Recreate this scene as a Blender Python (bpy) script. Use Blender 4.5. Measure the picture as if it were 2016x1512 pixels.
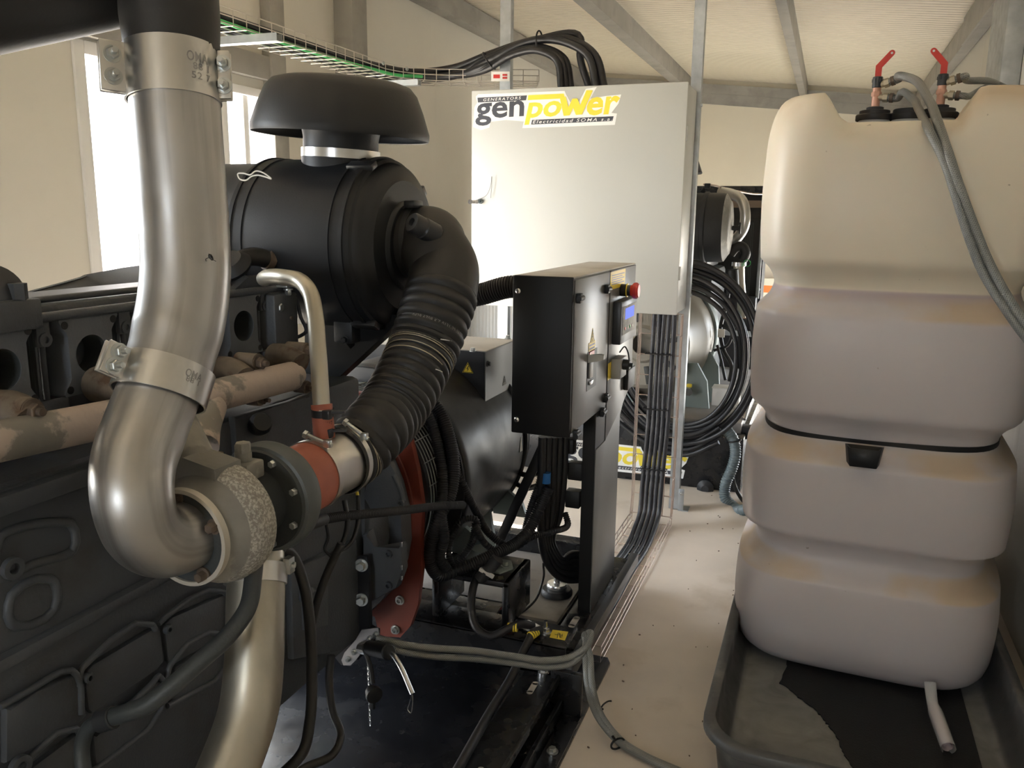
import bpy, bmesh, math, random
from mathutils import Vector, Matrix, Quaternion
random.seed(7)
V = Vector
PI = math.pi
sc = bpy.context.scene
for o in list(bpy.data.objects):
    bpy.data.objects.remove(o)
COL = sc.collection

# ------------------------------------------------------------------ camera
FPX, YAW, PITCH, ROLL = 1640.0, 20.424, 11.52, 0.70
CAM = V((0, 0, 1.45))
_y, _p, _r = [math.radians(a) for a in (YAW, PITCH, ROLL)]
FW = V((-math.sin(_y)*math.cos(_p), math.cos(_y)*math.cos(_p), -math.sin(_p)))
_rt = V((math.cos(_y), math.sin(_y), 0)); _up = _rt.cross(FW)
RT = _rt*math.cos(_r) + _up*math.sin(_r)
UP = _up*math.cos(_r) - _rt*math.sin(_r)
cd = bpy.data.cameras.new('camera'); cam = bpy.data.objects.new('camera', cd); COL.objects.link(cam)
cd.sensor_width = 36; cd.lens = FPX*36/2016; cd.clip_start = 0.05; cd.clip_end = 200
M = Matrix((RT, UP, -FW)).transposed().to_4x4(); M.translation = CAM
cam.matrix_world = M
sc.camera = cam

def at(x, y, X=None, Y=None, Z=None):
    """a point seen at photo pixel (x, y) that lies on the real plane X=, Y= or Z="""
    d = FW*FPX + RT*(x-1008) + UP*(756-y)
    i, v = (0, X) if X is not None else (1, Y) if Y is not None else (2, Z)
    return CAM + d*((v-CAM[i])/d[i])
def D(x, y, d):
    """a point seen at photo pixel (x, y), d metres in front of the camera"""
    return CAM + (FW*FPX + RT*(x-1008) + UP*(756-y))*(d/FPX)

# ------------------------------------------------------------------ light
W = bpy.data.worlds.new('sky'); sc.world = W; W.use_nodes = True
_bg = W.node_tree.nodes['Background']
_bg.inputs[0].default_value = (0.86, 0.93, 1.0, 1); _bg.inputs[1].default_value = 14.0
sd = bpy.data.lights.new('sun', 'SUN'); sd.energy = 32; sd.angle = 0.02; sd.color = (1.0, 0.93, 0.82)
sun = bpy.data.objects.new('sun', sd); COL.objects.link(sun)
sun.rotation_euler = V((0.62, -0.03, -0.78)).to_track_quat('-Z', 'Y').to_euler()
sun.location = (-8, 0, 9)
sc.view_settings.view_transform = 'Standard'
try: sc.view_settings.look = 'None'
except Exception: pass
sc.view_settings.exposure = 0.35
sc.view_settings.gamma = 1.0
sc.view_settings.use_curve_mapping = False

# room extents
XL, XR, YB, YF = -2.656, 0.72, 9.0, -2.2
HL, SL = 2.95, 0.10
def roof(x): return HL - SL*(x-XL)

def portal(name, loc, sx, sy, d):
    l = bpy.data.lights.new(name, 'AREA'); l.shape = 'RECTANGLE'; l.size = sx; l.size_y = sy
    l.cycles.is_portal = True
    o = bpy.data.objects.new(name, l); COL.objects.link(o); o.location = loc
    o.rotation_euler = V(d).to_track_quat('-Z', 'Y').to_euler()

# ------------------------------------------------------------------ materials
def nd(nt, t, **k):
    n = nt.nodes.new(t)
    for a, b in k.items():
        if a[0] == 'i' and a[1:].isdigit(): n.inputs[int(a[1:])].default_value = b
        else: setattr(n, a, b)
    return n
def mat(name, col, rough=0.5, metal=0.0, var=0.0, vscale=8.0, bump=0.0, bscale=60.0, spec=0.5, col2=None, c2scale=4.0, c2lo=0.5, c2hi=0.6, stretch=(1, 1, 1), rvar=0.0):
    m = bpy.data.materials.new(name); m.use_nodes = True; nt = m.node_tree
    p = nt.nodes['Principled BSDF']
    p.inputs['Base Color'].default_value = (*col, 1); p.inputs['Roughness'].default_value = rough
    p.inputs['Metallic'].default_value = metal; p.inputs['Specular IOR Level'].default_value = spec
    L = nt.links.new
    tc = nd(nt, 'ShaderNodeTexCoord'); mp = nd(nt, 'ShaderNodeMapping'); mp.inputs['Scale'].default_value = stretch
    L(tc.outputs['Object'], mp.inputs[0])
    out = None
    if col2 is not None:
        n = nd(nt, 'ShaderNodeTexNoise'); n.inputs['Scale'].default_value = c2scale; n.inputs['Detail'].default_value = 8; n.inputs['Roughness'].default_value = .6
        L(mp.outputs[0], n.inputs['Vector'])
        r = nd(nt, 'ShaderNodeMapRange'); r.inputs[1].default_value = c2lo; r.inputs[2].default_value = c2hi
        L(n.outputs[0], r.inputs[0])
        mx = nd(nt, 'ShaderNodeMix', data_type='RGBA'); mx.inputs[6].default_value = (*col, 1); mx.inputs[7].default_value = (*col2, 1)
        L(r.outputs[0], mx.inputs[0]); out = mx.outputs[2]
    if var:
        n = nd(nt, 'ShaderNodeTexNoise'); n.inputs['Scale'].default_value = vscale; n.inputs['Detail'].default_value = 6
        L(mp.outputs[0], n.inputs['Vector'])
        r = nd(nt, 'ShaderNodeMapRange'); r.inputs[1].default_value = .3; r.inputs[2].default_value = .7
        r.inputs[3].default_value = 1-var; r.inputs[4].default_value = 1+var
        L(n.outputs[0], r.inputs[0])
        h = nd(nt, 'ShaderNodeHueSaturation')
        if out: L(out, h.inputs['Color'])
        else: h.inputs['Color'].default_value = (*col, 1)
        L(r.outputs[0], h.inputs['Value']); out = h.outputs[0]
    if out: L(out, p.inputs['Base Color'])
    if rvar:
        n = nd(nt, 'ShaderNodeTexNoise'); n.inputs['Scale'].default_value = vscale*1.7; n.inputs['Detail'].default_value = 5
        L(mp.outputs[0], n.inputs['Vector'])
        r = nd(nt, 'ShaderNodeMapRange'); r.inputs[1].default_value = .3; r.inputs[2].default_value = .7
        r.inputs[3].default_value = max(.03, rough-rvar); r.inputs[4].default_value = rough+rvar
        L(n.outputs[0], r.inputs[0]); L(r.outputs[0], p.inputs['Roughness'])
    if bump:
        n = nd(nt, 'ShaderNodeTexNoise'); n.inputs['Scale'].default_value = bscale; n.inputs['Detail'].default_value = 4
        L(mp.outputs[0], n.inputs['Vector'])
        b = nd(nt, 'ShaderNodeBump'); b.inputs['Strength'].default_value = bump; b.inputs['Distance'].default_value = .002
        L(n.outputs[0], b.inputs['Height']); L(b.outputs[0], p.inputs['Normal'])
    return m
def P(m): return m.node_tree.nodes['Principled BSDF']
def wave_bump(m, axis, scale, dist=0.004, strength=0.6, uv=False, kind='SIN', sharp=None):
    """adds a ribbed bump (panel grooves, corrugation) to a material"""
    nt = m.node_tree; L = nt.links.new
    tc = nd(nt, 'ShaderNodeTexCoord'); w = nd(nt, 'ShaderNodeTexWave'); w.bands_direction = axis; w.wave_profile = kind
    w.inputs['Scale'].default_value = scale; w.inputs['Distortion'].default_value = 0
    L(tc.outputs['UV' if uv else 'Object'], w.inputs['Vector'])
    src = w.outputs[1]
    if sharp:
        r = nd(nt, 'ShaderNodeMapRange'); r.inputs[1].default_value = sharp[0]; r.inputs[2].default_value = sharp[1]
        L(src, r.inputs[0]); src = r.outputs[0]
    b = nd(nt, 'ShaderNodeBump'); b.inputs['Strength'].default_value = strength; b.inputs['Distance'].default_value = dist
    L(src, b.inputs['Height']); L(b.outputs[0], P(m).inputs['Normal'])
    return m
MT = {}
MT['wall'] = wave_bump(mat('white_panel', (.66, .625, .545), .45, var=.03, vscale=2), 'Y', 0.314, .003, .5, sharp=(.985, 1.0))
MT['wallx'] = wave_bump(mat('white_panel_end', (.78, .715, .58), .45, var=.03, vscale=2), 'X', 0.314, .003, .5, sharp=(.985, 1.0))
MT['roofm'] = wave_bump(mat('roof_panel', (.80, .715, .565), .4, var=.04, vscale=1.5, col2=(.62, .55, .44), c2scale=9, c2lo=.72, c2hi=.78), 'Y', 5.2, .02, .6)
MT['floor'] = mat('dusty_concrete', (.66, .585, .505), .62, var=.10, vscale=3, bump=.25, bscale=40, col2=(.50, .42, .33), c2scale=2.2, c2lo=.55, c2hi=.72)
MT['panelsheen'] = mat('painted_sheen_panel', (.12, .12, .115), .33, bump=.04, bscale=300, var=.08, vscale=5)  # reflected sheen on the box and stand sides, put into a lighter base
MT['grillwire'] = mat('grille_wire', (.20, .21, .21), .45)
MT['wire2'] = mat('galvanised_wire', (.62, .58, .52), .38, .8)
MT['matblack'] = mat('matt_black_cover', (.008, .008, .008), .5, spec=.3, bump=.06, bscale=400)
MT['galv'] = mat('galvanised_steel', (.43, .455, .47), .45, .7, var=.14, vscale=18, rvar=.1)
MT['beam'] = mat('dull_galvanised', (.36, .345, .31), .55, .25, var=.10, vscale=4, col2=(.29, .275, .25), c2scale=6, c2lo=.5, c2hi=.7)
MT['frame'] = mat('white_window_frame', (.80, .79, .77), .35)
MT['cab'] = mat('cabinet_paint', (.50, .51, .485), .38, bump=.05, bscale=300)
MT['wire'] = mat('zinc_wire', (.72, .60, .54), .32, .85)
MT['cable'] = mat('black_cable', (.018, .018, .02), .42)
MT['cable_dusty'] = mat('dusty_cable', (.022, .024, .03), .5, col2=(.10, .10, .105), c2scale=9, c2lo=.52, c2hi=.8)
MT['loom'] = mat('corrugated_conduit', (.012, .012, .013), .45)
MT['blackp'] = mat('black_powder_coat', (.014, .014, .016), .42, bump=.1, bscale=500, var=.2, vscale=9)
MT['dash'] = mat('charcoal_panel', (.035, .036, .038), .34, bump=.05, bscale=400)
MT['plastic'] = mat('black_plastic', (.016, .017, .019), .5, var=.15, vscale=6, bump=.12, bscale=220)
MT['rubber'] = mat('black_rubber', (.020, .019, .018), .52, bump=.15, bscale=150)
MT['engine'] = mat('engine_grey_paint', (.075, .080, .088), .48, var=.15, vscale=5, bump=.35, bscale=170, col2=(.058, .055, .052), c2scale=6, c2lo=.55, c2hi=.72)
m = mat('worn_exhaust_steel', (.45, .44, .425), .40, .9, var=.10, vscale=5, rvar=.1, bump=.05, bscale=80); nt = m.node_tree; L = nt.links.new
tc = nd(nt, 'ShaderNodeTexCoord'); mp = nd(nt, 'ShaderNodeMapping'); mp.inputs['Scale'].default_value = (16, 2.0, 1); L(tc.outputs['UV'], mp.inputs[0])
n = nd(nt, 'ShaderNodeTexNoise'); n.inputs['Scale'].default_value = 1; n.inputs['Detail'].default_value = 6; L(mp.outputs[0], n.inputs['Vector'])
r = nd(nt, 'ShaderNodeMapRange'); r.inputs[1].default_value = .50; r.inputs[2].default_value = .72; L(n.outputs[0], r.inputs[0])
x = nd(nt, 'ShaderNodeMix', data_type='RGBA'); L(r.outputs[0], x.inputs[0]); L(P(m).inputs['Base Color'].links[0].from_socket, x.inputs[6]); x.inputs[7].default_value = (.30, .285, .265, 1)
L(x.outputs[2], P(m).inputs['Base Color']); MT['steel'] = m
MT['engine_lit'] = mat('engine_flange_lit', (.115, .122, .132), .5, var=.12, vscale=6, bump=.3, bscale=170)  # same engine paint, lightened for the light falling on the flanges
MT['zinc'] = mat('zinc_pipe', (.52, .49, .415), .40, .9, var=.18, vscale=7, rvar=.1, stretch=(1, 1, .4), col2=(.36, .33, .27), c2scale=4, c2lo=.52, c2hi=.72)
MT['chrome'] = mat('bright_zinc', (.72, .72, .72), .25, .95, var=.05, vscale=20)
MT['stainless'] = mat('brushed_stainless', (.64, .63, .61), .3, .95, var=.06, vscale=12)
MT['red'] = mat('rust_red_paint', (.165, .030, .015), .5, var=.12, vscale=10)
MT['silicone'] = mat('red_silicone', (.40, .12, .075), .55, var=.12, vscale=14, bump=.2, bscale=120)
MT['manifold'] = mat('pink_primer_manifold', (.50, .41, .35), .62, col2=(.25, .23, .20), c2scale=7, c2lo=.49, c2hi=.53, bump=.3, bscale=70, var=.1)
MT['rustcast'] = mat('brown_cast_iron', (.17, .135, .10), .7, var=.3, vscale=20, bump=.4, bscale=90, col2=(.10, .06, .035), c2scale=14, c2lo=.5, c2hi=.6)
MT['cast'] = mat('pale_cast_iron', (.26, .24, .205), .72, var=.15, vscale=40, bump=.9, bscale=260, col2=(.47, .44, .385), c2scale=230, c2lo=.46, c2hi=.58)
MT['castsm'] = mat('grey_cast_iron', (.24, .23, .21), .6, .2, var=.2, vscale=12, bump=.3, bscale=90, col2=(.34, .32, .28), c2scale=9, c2lo=.5, c2hi=.55)
MT['rim'] = mat('cream_machined_rim', (.56, .52, .45), .5, .3)
MT['comp'] = mat('dark_compressor_casting', (.05, .055, .055), .5, .1, bump=.3, bscale=200, var=.12, vscale=9)
MT['darkring'] = mat('grey_compressor_ring', (.10, .11, .11), .5, .2, bump=.2, bscale=150)
MT['bolt'] = mat('bolt_steel', (.55, .57, .56), .3, .9)
MT['rustbolt'] = mat('rusty_bolt', (.16, .12, .09), .65, .4, var=.3, vscale=60)
MT['yellow'] = mat('yellow_label', (.80, .60, .05), .45)
MT['ylogo'] = mat('yellow_print', (.82, .66, .06), .4)
MT['dlogo'] = mat('dark_print', (.055, .06, .075), .4)
MT['wlogo'] = mat('white_print', (.82, .82, .80), .4)
MT['ink'] = mat('black_ink', (.01, .01, .01), .5)
MT['inkgrey'] = mat('grey_ink', (.28, .27, .26), .5)
MT['redp'] = mat('red_plastic', (.55, .035, .03), .38)
MT['redlever'] = mat('red_lever', (.62, .05, .035), .38)
MT['copper'] = mat('copper_fitting', (.60, .34, .25), .45, .45, var=.1, vscale=30)
MT['brass'] = mat('dull_brass', (.50, .44, .32), .45, .5)
MT['green'] = mat('green_earth_wire', (.06, .42, .12), .45)
MT['greenst'] = mat('grey_green_bracket', (.22, .26, .25), .5, .3)
MT['traym'] = mat('grey_plastic_tray', (.075, .076, .075), .45, bump=.15, bscale=120, col2=(.17, .165, .15), c2scale=7, c2lo=.52, c2hi=.72, rvar=.1)
MT['sheet'] = mat('black_oily_sheet', (.016, .017, .021), .24, bump=.25, bscale=14, rvar=.13, vscale=6, col2=(.05, .05, .05), c2scale=28, c2lo=.66, c2hi=.72)
MT['mat'] = mat('black_fibre_mat', (.011, .011, .012), .85, bump=.8, bscale=260, col2=(.16, .16, .16), c2scale=70, c2lo=.73, c2hi=.76)
MT['skid'] = mat('black_skid_paint', (.014, .014, .015), .28, bump=.15, bscale=90, var=.2, rvar=.08, col2=(.06, .055, .05), c2scale=9, c2lo=.62, c2hi=.75)
MT['tanktop'] = mat('dusty_fuel_tank_top', (.30, .28, .26), .38, .1, col2=(.17, .16, .15), c2scale=6, c2lo=.5, c2hi=.7)
MT['tbox'] = mat('dusty_black_box', (.02, .02, .022), .4, bump=.1, bscale=300)
MT['dusttop'] = mat('dusty_lid', (.46, .43, .39), .6, var=.12, vscale=9)
MT['alt'] = mat('satin_black_drum', (.024, .023, .022), .42, .1, bump=.06, bscale=30, rvar=.06)
MT['beige'] = mat('beige_alternator', (.30, .28, .235), .45)
MT['bluehose'] = mat('blue_grey_hose', (.13, .165, .175), .4)
MT['white'] = mat('white_plastic', (.75, .74, .71), .45)
MT['greyplastic'] = mat('grey_plastic', (.36, .36, .34), .45)
MT['screen'] = mat('display', (.2, .25, .6), .3)
P(MT['screen']).inputs['Roughness'].default_value = .7; P(MT['screen']).inputs['Specular IOR Level'].default_value = .05; P(MT['screen']).inputs['Base Color'].default_value = (.05, .06, .2, 1); P(MT['screen']).inputs['Emission Color'].default_value = (.20, .27, 1, 1); P(MT['screen']).inputs['Emission Strength'].default_value = .8
MT['cream'] = mat('cream_label', (.70, .66, .52), .5)
MT['orange'] = mat('orange_tape', (.85, .22, .05), .5)
MT['blue'] = mat('blue_tape', (.02, .16, .45), .4)
MT['grill'] = mat('radiator_core', (.02, .02, .022), .6)
MT['corr'] = wave_bump(mat('grey_corrugated_sheet', (.55, .55, .53), .5, .2), 'Y', 4.2, .02, .9)
# braided hose: weave laid along the hose with its UVs
m = mat('braided_hose', (.34, .35, .34), .42, .45); nt = m.node_tree; L = nt.links.new
tc = nd(nt, 'ShaderNodeTexCoord'); outs = []
for s in (1, -1):
    mp = nd(nt, 'ShaderNodeMapping'); mp.inputs['Scale'].default_value = (4.0, s*62, 0); L(tc.outputs['UV'], mp.inputs[0])
    w = nd(nt, 'ShaderNodeTexWave'); w.bands_direction = 'DIAGONAL'; w.inputs['Scale'].default_value = 1.6; L(mp.outputs[0], w.inputs['Vector']); outs.append(w.outputs[1])
mm = nd(nt, 'ShaderNodeMath', operation='MAXIMUM'); L(outs[0], mm.inputs[0]); L(outs[1], mm.inputs[1])
cr = nd(nt, 'ShaderNodeMix', data_type='RGBA'); cr.inputs[6].default_value = (.16, .165, .16, 1); cr.inputs[7].default_value = (.29, .295, .28, 1)
L(mm.outputs[0], cr.inputs[0]); L(cr.outputs[2], P(m).inputs['Base Color'])
b = nd(nt, 'ShaderNodeBump'); b.inputs['Strength'].default_value = .5; b.inputs['Distance'].default_value = .0015; L(mm.outputs[0], b.inputs['Height']); L(b.outputs[0], P(m).inputs['Normal'])
MT['braid'] = m
# the tray: settled grey dust on its floor
m = MT['traym']; nt = m.node_tree; L = nt.links.new
tc = nd(nt, 'ShaderNodeTexCoord'); s3 = nd(nt, 'ShaderNodeSeparateXYZ'); L(tc.outputs['Object'], s3.inputs[0])
r = nd(nt, 'ShaderNodeMapRange'); r.inputs[1].default_value = .062; r.inputs[2].default_value = .040; L(s3.outputs[2], r.inputs[0])
n = nd(nt, 'ShaderNodeTexNoise'); n.inputs['Scale'].default_value = 9; n.inputs['Detail'].default_value = 7; n.inputs['Distortion'].default_value = 1.2; L(tc.outputs['Object'], n.inputs['Vector'])
q = nd(nt, 'ShaderNodeMath', operation='MULTIPLY'); L(r.outputs[0], q.inputs[0]); L(n.outputs[0], q.inputs[1])
x = nd(nt, 'ShaderNodeMix', data_type='RGBA'); L(q.outputs[0], x.inputs[0]); L(P(m).inputs['Base Color'].links[0].from_socket, x.inputs[6]); x.inputs[7].default_value = (.33, .325, .30, 1)
L(x.outputs[2], P(m).inputs['Base Color'])
# clear film
m = mat('clear_film', (.9, .9, .9), .12); P(m).inputs['Alpha'].default_value = .35; MT['film'] = m

# ------------------------------------------------------------------ mesh building
def basis(n, hint=None):
    n = V(n).normalized()
    h = V(hint) if hint is not None else (V((0, 0, 1)) if abs(n.z) < .9 else V((1, 0, 0)))
    u = (h - n*h.dot(n)).normalized(); return u, n.cross(u)
def spline(pts, n=8, closed=False):
    pts = [V(p) for p in pts]; out = []
    N = len(pts)
    if N < 3 and not closed: 
        return [pts[0].lerp(pts[-1], i/n) for i in range(n+1)]
    rng = range(N) if closed else range(N-1)
    for i in rng:
        p1, p2 = pts[i], pts[(i+1) % N]
        p0 = pts[i-1] if (i > 0 or closed) else p1*2-p2
        p3 = pts[(i+2) % N] if (i < N-2 or closed) else p2*2-p1
        # centripetal tangents
        d1, d0, d2 = (p2-p1).length or 1e-6, (p1-p0).length or 1e-6, (p3-p2).length or 1e-6
        m1 = ((p2-p1)/d1*d0 + (p1-p0)/d0*d1)/(d0+d1)*d1
        m2 = ((p3-p2)/d2*d1 + (p2-p1)/d1*d2)/(d1+d2)*d1
        for k in range(n):
            t = k/n
            out.append(p1*(2*t**3-3*t*t+1) + m1*(t**3-2*t*t+t) + p2*(-2*t**3+3*t*t) + m2*(t**3-t*t))
    if not closed: out.append(pts[-1])
    return out
def resample(pts, step):
    ds = [0]
    for a, b in zip(pts, pts[1:]): ds.append(ds[-1]+(b-a).length)
    n = max(2, int(round(ds[-1]/step))); out = []; j = 0
    for i in range(n+1):
        s = ds[-1]*i/n
        while j < len(ds)-2 and ds[j+1] < s: j += 1
        t = (s-ds[j])/((ds[j+1]-ds[j]) or 1e-9); out.append(pts[j].lerp(pts[j+1], t))
    return out
class MB:
    def __init__(s): s.bm = bmesh.new(); s.uv = s.bm.loops.layers.uv.new('UVMap')
    def face(s, vs):
        try: return s.bm.faces.new(vs)
        except ValueError: return None
    def xf(s, vs, Mx):
        bmesh.ops.transform(s.bm, matrix=Mx, verts=vs)
    def box(s, c, d, R=None, bev=0.0, seg=2):
        r = bmesh.ops.create_cube(s.bm, size=1.0); vs = r['verts']
        s.xf(vs, Matrix.Diagonal((*d, 1)))
        if bev:
            es = list({e for v in vs for e in v.link_edges})
            rr = bmesh.ops.bevel(s.bm, geom=es, offset=min(bev, min(d)*.49), segments=seg, affect='EDGES', profile=.5)
            vs = list({v for f in rr['faces'] for v in f.verts} | {v for v in vs if v.is_valid})
        Mx = (R.to_4x4() if R is not None else Matrix.Identity(4)); Mx.translation = V(c)
        s.xf(vs, Mx); return s
    def bb(s, a, b, bev=0.0, seg=2):
        a, b = V(a), V(b); return s.box((a+b)/2, [abs(b[i]-a[i]) for i in range(3)], None, bev, seg)
    def beam(s, p0, p1, w, h, hint=(0, 0, 1), bev=0.0):
        p0, p1 = V(p0), V(p1); n = (p1-p0); u, v = basis(n, hint)
        R = Matrix((v, n.normalized(), u)).transposed()
        return s.box((p0+p1)/2, (w, n.length, h), R, bev)
    def lathe(s, prof, p, ax, seg=40, hint=None, closed=False):
        p = V(p); ax = V(ax).normalized(); u, v = basis(ax, hint); rings = []
        for r, h in prof:
            if r < 1e-6: rings.append([s.bm.verts.new(p+ax*h)])
            else: rings.append([s.bm.verts.new(p+ax*h+(u*math.cos(2*PI*i/seg)+v*math.sin(2*PI*i/seg))*r) for i in range(seg)])
        prs = list(zip(rings, rings[1:]))
        if closed: prs.append((rings[-1], rings[0]))
        for A, B in prs:
            for i in range(seg):
                j = (i+1) % seg
                if len(A) == 1 and len(B) == 1: continue
                if len(A) == 1: s.face((A[0], B[i], B[j]))
                elif len(B) == 1: s.face((A[i], B[0], A[j]))
                else: s.face((A[i], B[i], B[j], A[j]))
        return s
    def cyl(s, p0, p1, r0, r1=None, seg=24, bev=0.0):
        p0, p1 = V(p0), V(p1); r1 = r0 if r1 is None else r1; h = (p1-p0).length
        b = min(bev, h*.4, r0*.4, r1*.4) if bev else 0
        pr = [(0, 0), (r0-b, 0), (r0, b), (r1, h-b), (r1-b, h), (0, h)] if b else [(0, 0), (r0, 0), (r1, h), (0, h)]
        return s.lathe(pr, p0, p1-p0, seg)
    def ringcyl(s, p0, p1, r0, ri, seg=40):
        p0, p1 = V(p0), V(p1); h = (p1-p0).length
        return s.lathe([(ri, 0), (r0, 0), (r0, h), (ri, h)], p0, p1-p0, seg, closed=True)
    def tube(s, pts, r, seg=12, sm=8, closed=False, step=None, rib=None, cap=True, hint=None, flat=None):
        """r: number or function of (fraction, length); rib=(pitch, amplitude)"""
        c = spline(pts, sm, closed) if sm else [V(p) for p in pts]
        if rib: c = resample(c, rib[0]/4)
        elif step: c = resample(c, step)
        N = len(c); fr = []; u = None; L = 0; tot = sum((b-a).length for a, b in zip(c, c[1:])) or 1
        rings = []; lens = []
        for i in range(N):
            a = c[i-1] if (i > 0 or closed) else c[i]; b = c[(i+1) % N] if (i < N-1 or closed) else c[i]
            t = (b-a).normalized()
            if u is None: u, v = basis(t, hint)
            else:
                u = (u-t*u.dot(t)); u = u.normalized() if u.length > 1e-6 else basis(t)[0]; v = t.cross(u)
            if i > 0: L += (c[i]-c[i-1]).length
            rr = r(L/tot, L) if callable(r) else r
            if rib: rr += rib[1]*(1 if (i % 4) in (1, 2) else -1)
            fu, fv = flat or (1, 1)
            rings.append([s.bm.verts.new(c[i]+(u*math.cos(2*PI*k/seg)*fu+v*math.sin(2*PI*k/seg)*fv)*rr) for k in range(seg)]); lens.append(L)
        prs = [(i, i+1) for i in range(N-1)] + ([(N-1, 0)] if closed else [])
        for a, b in prs:
            for k in range(seg):
                q = (k+1) % seg
                f = s.face((rings[a][k], rings[b][k], rings[b][q], rings[a][q]))
                if f:
                    uu = (k/seg, k/seg, (k+1)/seg, (k+1)/seg); vv = (lens[a], lens[b], lens[b], lens[a])
                    for lp, x, y in zip(f.loops, uu, vv): lp[s.uv].uv = (x, y)
        if cap and not closed: s.face(rings[0][::-1]); s.face(rings[-1])
        return s
    def prism(s, pts, d, bev=0.0, seg=2):
        pts = [V(p) for p in pts]; d = V(d)
        a = [s.bm.verts.new(p) for p in pts]; b = [s.bm.verts.new(p+d) for p in pts]; n = len(a)
        fs = [s.face(a), s.face(b[::-1])]
        for i in range(n): fs.append(s.face((a[i], b[i], b[(i+1) % n], a[(i+1) % n])))
        if bev:
            es = list({e for v in b for e in v.link_edges if e.other_vert(v) in b})
            bmesh.ops.bevel(s.bm, geom=es, offset=bev, segments=seg, affect='EDGES', profile=.5)
        return s
    def plate(s, c, n, hint, rf, ri, d, seg=64):
        """plate of thickness d along n with outline rf(angle) and a round hole ri"""
        c = V(c); n = V(n).normalized(); u, v = basis(n, hint); R = []
        for off, inner in ((0, 1), (0, 0), (d, 0), (d, 1)):
            R.append([s.bm.verts.new(c+n*off+(u*math.cos(t)+v*math.sin(t))*(ri if inner else rf(t))) for t in [2*PI*i/seg for i in range(seg)]])
        for A, B in zip(R, R[1:]+R[:1]):
            for i in range(seg): s.face((A[i], B[i], B[(i+1) % seg], A[(i+1) % seg]))
        return s
    def hexbolt(s, p, n, r=.010, h=.008, washer=True, stud=0.0):
        p, n = V(p), V(n).normalized()
        if washer: s.cyl(p, p+n*h*.3, r*1.45, seg=20); p = p+n*h*.3
        s.lathe([(0, 0), (r, 0), (r, h*.85), (r*.85, h), (0, h)], p, n, 6)
        if stud: s.cyl(p+n*h, p+n*(h+stud), r*.5, seg=10)
        return s
    def quad(s, a, b, c, d):
        s.face([s.bm.verts.new(V(p)) for p in (a, b, c, d)]); return s
    def grid(s, fn, nu, nv):
        g = [[s.bm.verts.new(V(fn(i/nu, j/nv))) for j in range(nv+1)] for i in range(nu+1)]
        for i in range(nu):
            for j in range(nv): s.face((g[i][j], g[i+1][j], g[i+1][j+1], g[i][j+1]))
        return s
    def add(s, me):
        s.bm.from_mesh(me); return s
    def obj(s, name, m, parent=None, ang=38, flat=False, fixn=True):
        if fixn: bmesh.ops.recalc_face_normals(s.bm, faces=s.bm.faces[:])
        ca = math.radians(ang)
        for e in s.bm.edges:
            e.smooth = len(e.link_faces) == 2 and e.calc_face_angle(0) < ca
        for f in s.bm.faces: f.smooth = not flat
        me = bpy.data.meshes.new(name); s.bm.to_mesh(me); s.bm.free()
        for x in (m if isinstance(m, (list, tuple)) else [m]): me.materials.append(MT[x] if isinstance(x, str) else x)
        o = bpy.data.objects.new(name, me); COL.objects.link(o)
        if parent is not None: o.parent = parent
        return o
def text_mb(txt, org, u, v, bold=0.0, shear=0.0, ext=0.0006, spacing=1.0, mb=None, n=None, fit=None):
    """lettering fitted in the box org + u (width) x v (height)"""
    c = bpy.data.curves.new('lettering', 'FONT'); c.body = txt; c.size = 1; c.offset = bold; c.shear = shear; c.space_character = spacing
    c.resolution_u = 3
    o = bpy.data.objects.new('lettering', c); COL.objects.link(o); bpy.context.view_layer.update()
    dg = bpy.context.evaluated_depsgraph_get(); me = bpy.data.meshes.new_from_object(o.evaluated_get(dg), depsgraph=dg)
    bpy.data.objects.remove(o); bpy.data.curves.remove(c)
    xs = [q.co.x for q in me.vertices]; ys = [q.co.y for q in me.vertices]
    if not xs: return mb or MB()
    x0, x1, y0, y1 = fit or (min(xs), max(xs), min(ys), max(ys))
    org, u, v = V(org), V(u), V(v); nn = u.cross(v).normalized()
    for q in me.vertices:
        q.co = org + u*((q.co.x-x0)/(x1-x0)) + v*((q.co.y-y0)/(y1-y0)) + nn*ext
    mb = mb or MB(); mb.add(me); bpy.data.meshes.remove(me); return mb
# ------------------------------------------------------------------ naming
THINGS = []
def tag(o, label, cat, group=None):
    o['label'] = label; o['category'] = cat
    if group: o['group'] = group
    return o
def thing(name, label, cat, group=None):
    o = bpy.data.objects.new(name, None); COL.objects.link(o); o.empty_display_size = .05
    tag(o, label, cat, group); THINGS.append(o); return o
def struct(name, mb, m):
    o = mb.obj(name, m); o['kind'] = 'structure'; return o
def dup(o, off, label=None, Mx=None):
    """a copy of a thing (or part) with copies of its parts and sub-parts, moved by off"""
    def cp(q, par):
        c = q.copy(); COL.objects.link(c)
        if par is not None: c.parent = par
        for ch in q.children: cp(ch, c)
        return c
    c = cp(o, o.parent)
    c.matrix_world = (Mx if Mx is not None else Matrix.Translation(V(off))) @ c.matrix_world
    if label: c['label'] = label
    return c
# ------------------------------------------------------------------ the room
struct('floor', MB().bb((XL-.1, YF-.1, -.1), (XR+.1, YB+.1, 0)), 'floor')
g = MB().bb((-30, -20, -.25), (XL-.1, 30, -.12)).bb((XR+.1, -20, -.25), (30, 30, -.12)); struct('trim_1', g, mat('outside_ground', (.62, .56, .48), .8, var=.1))
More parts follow.
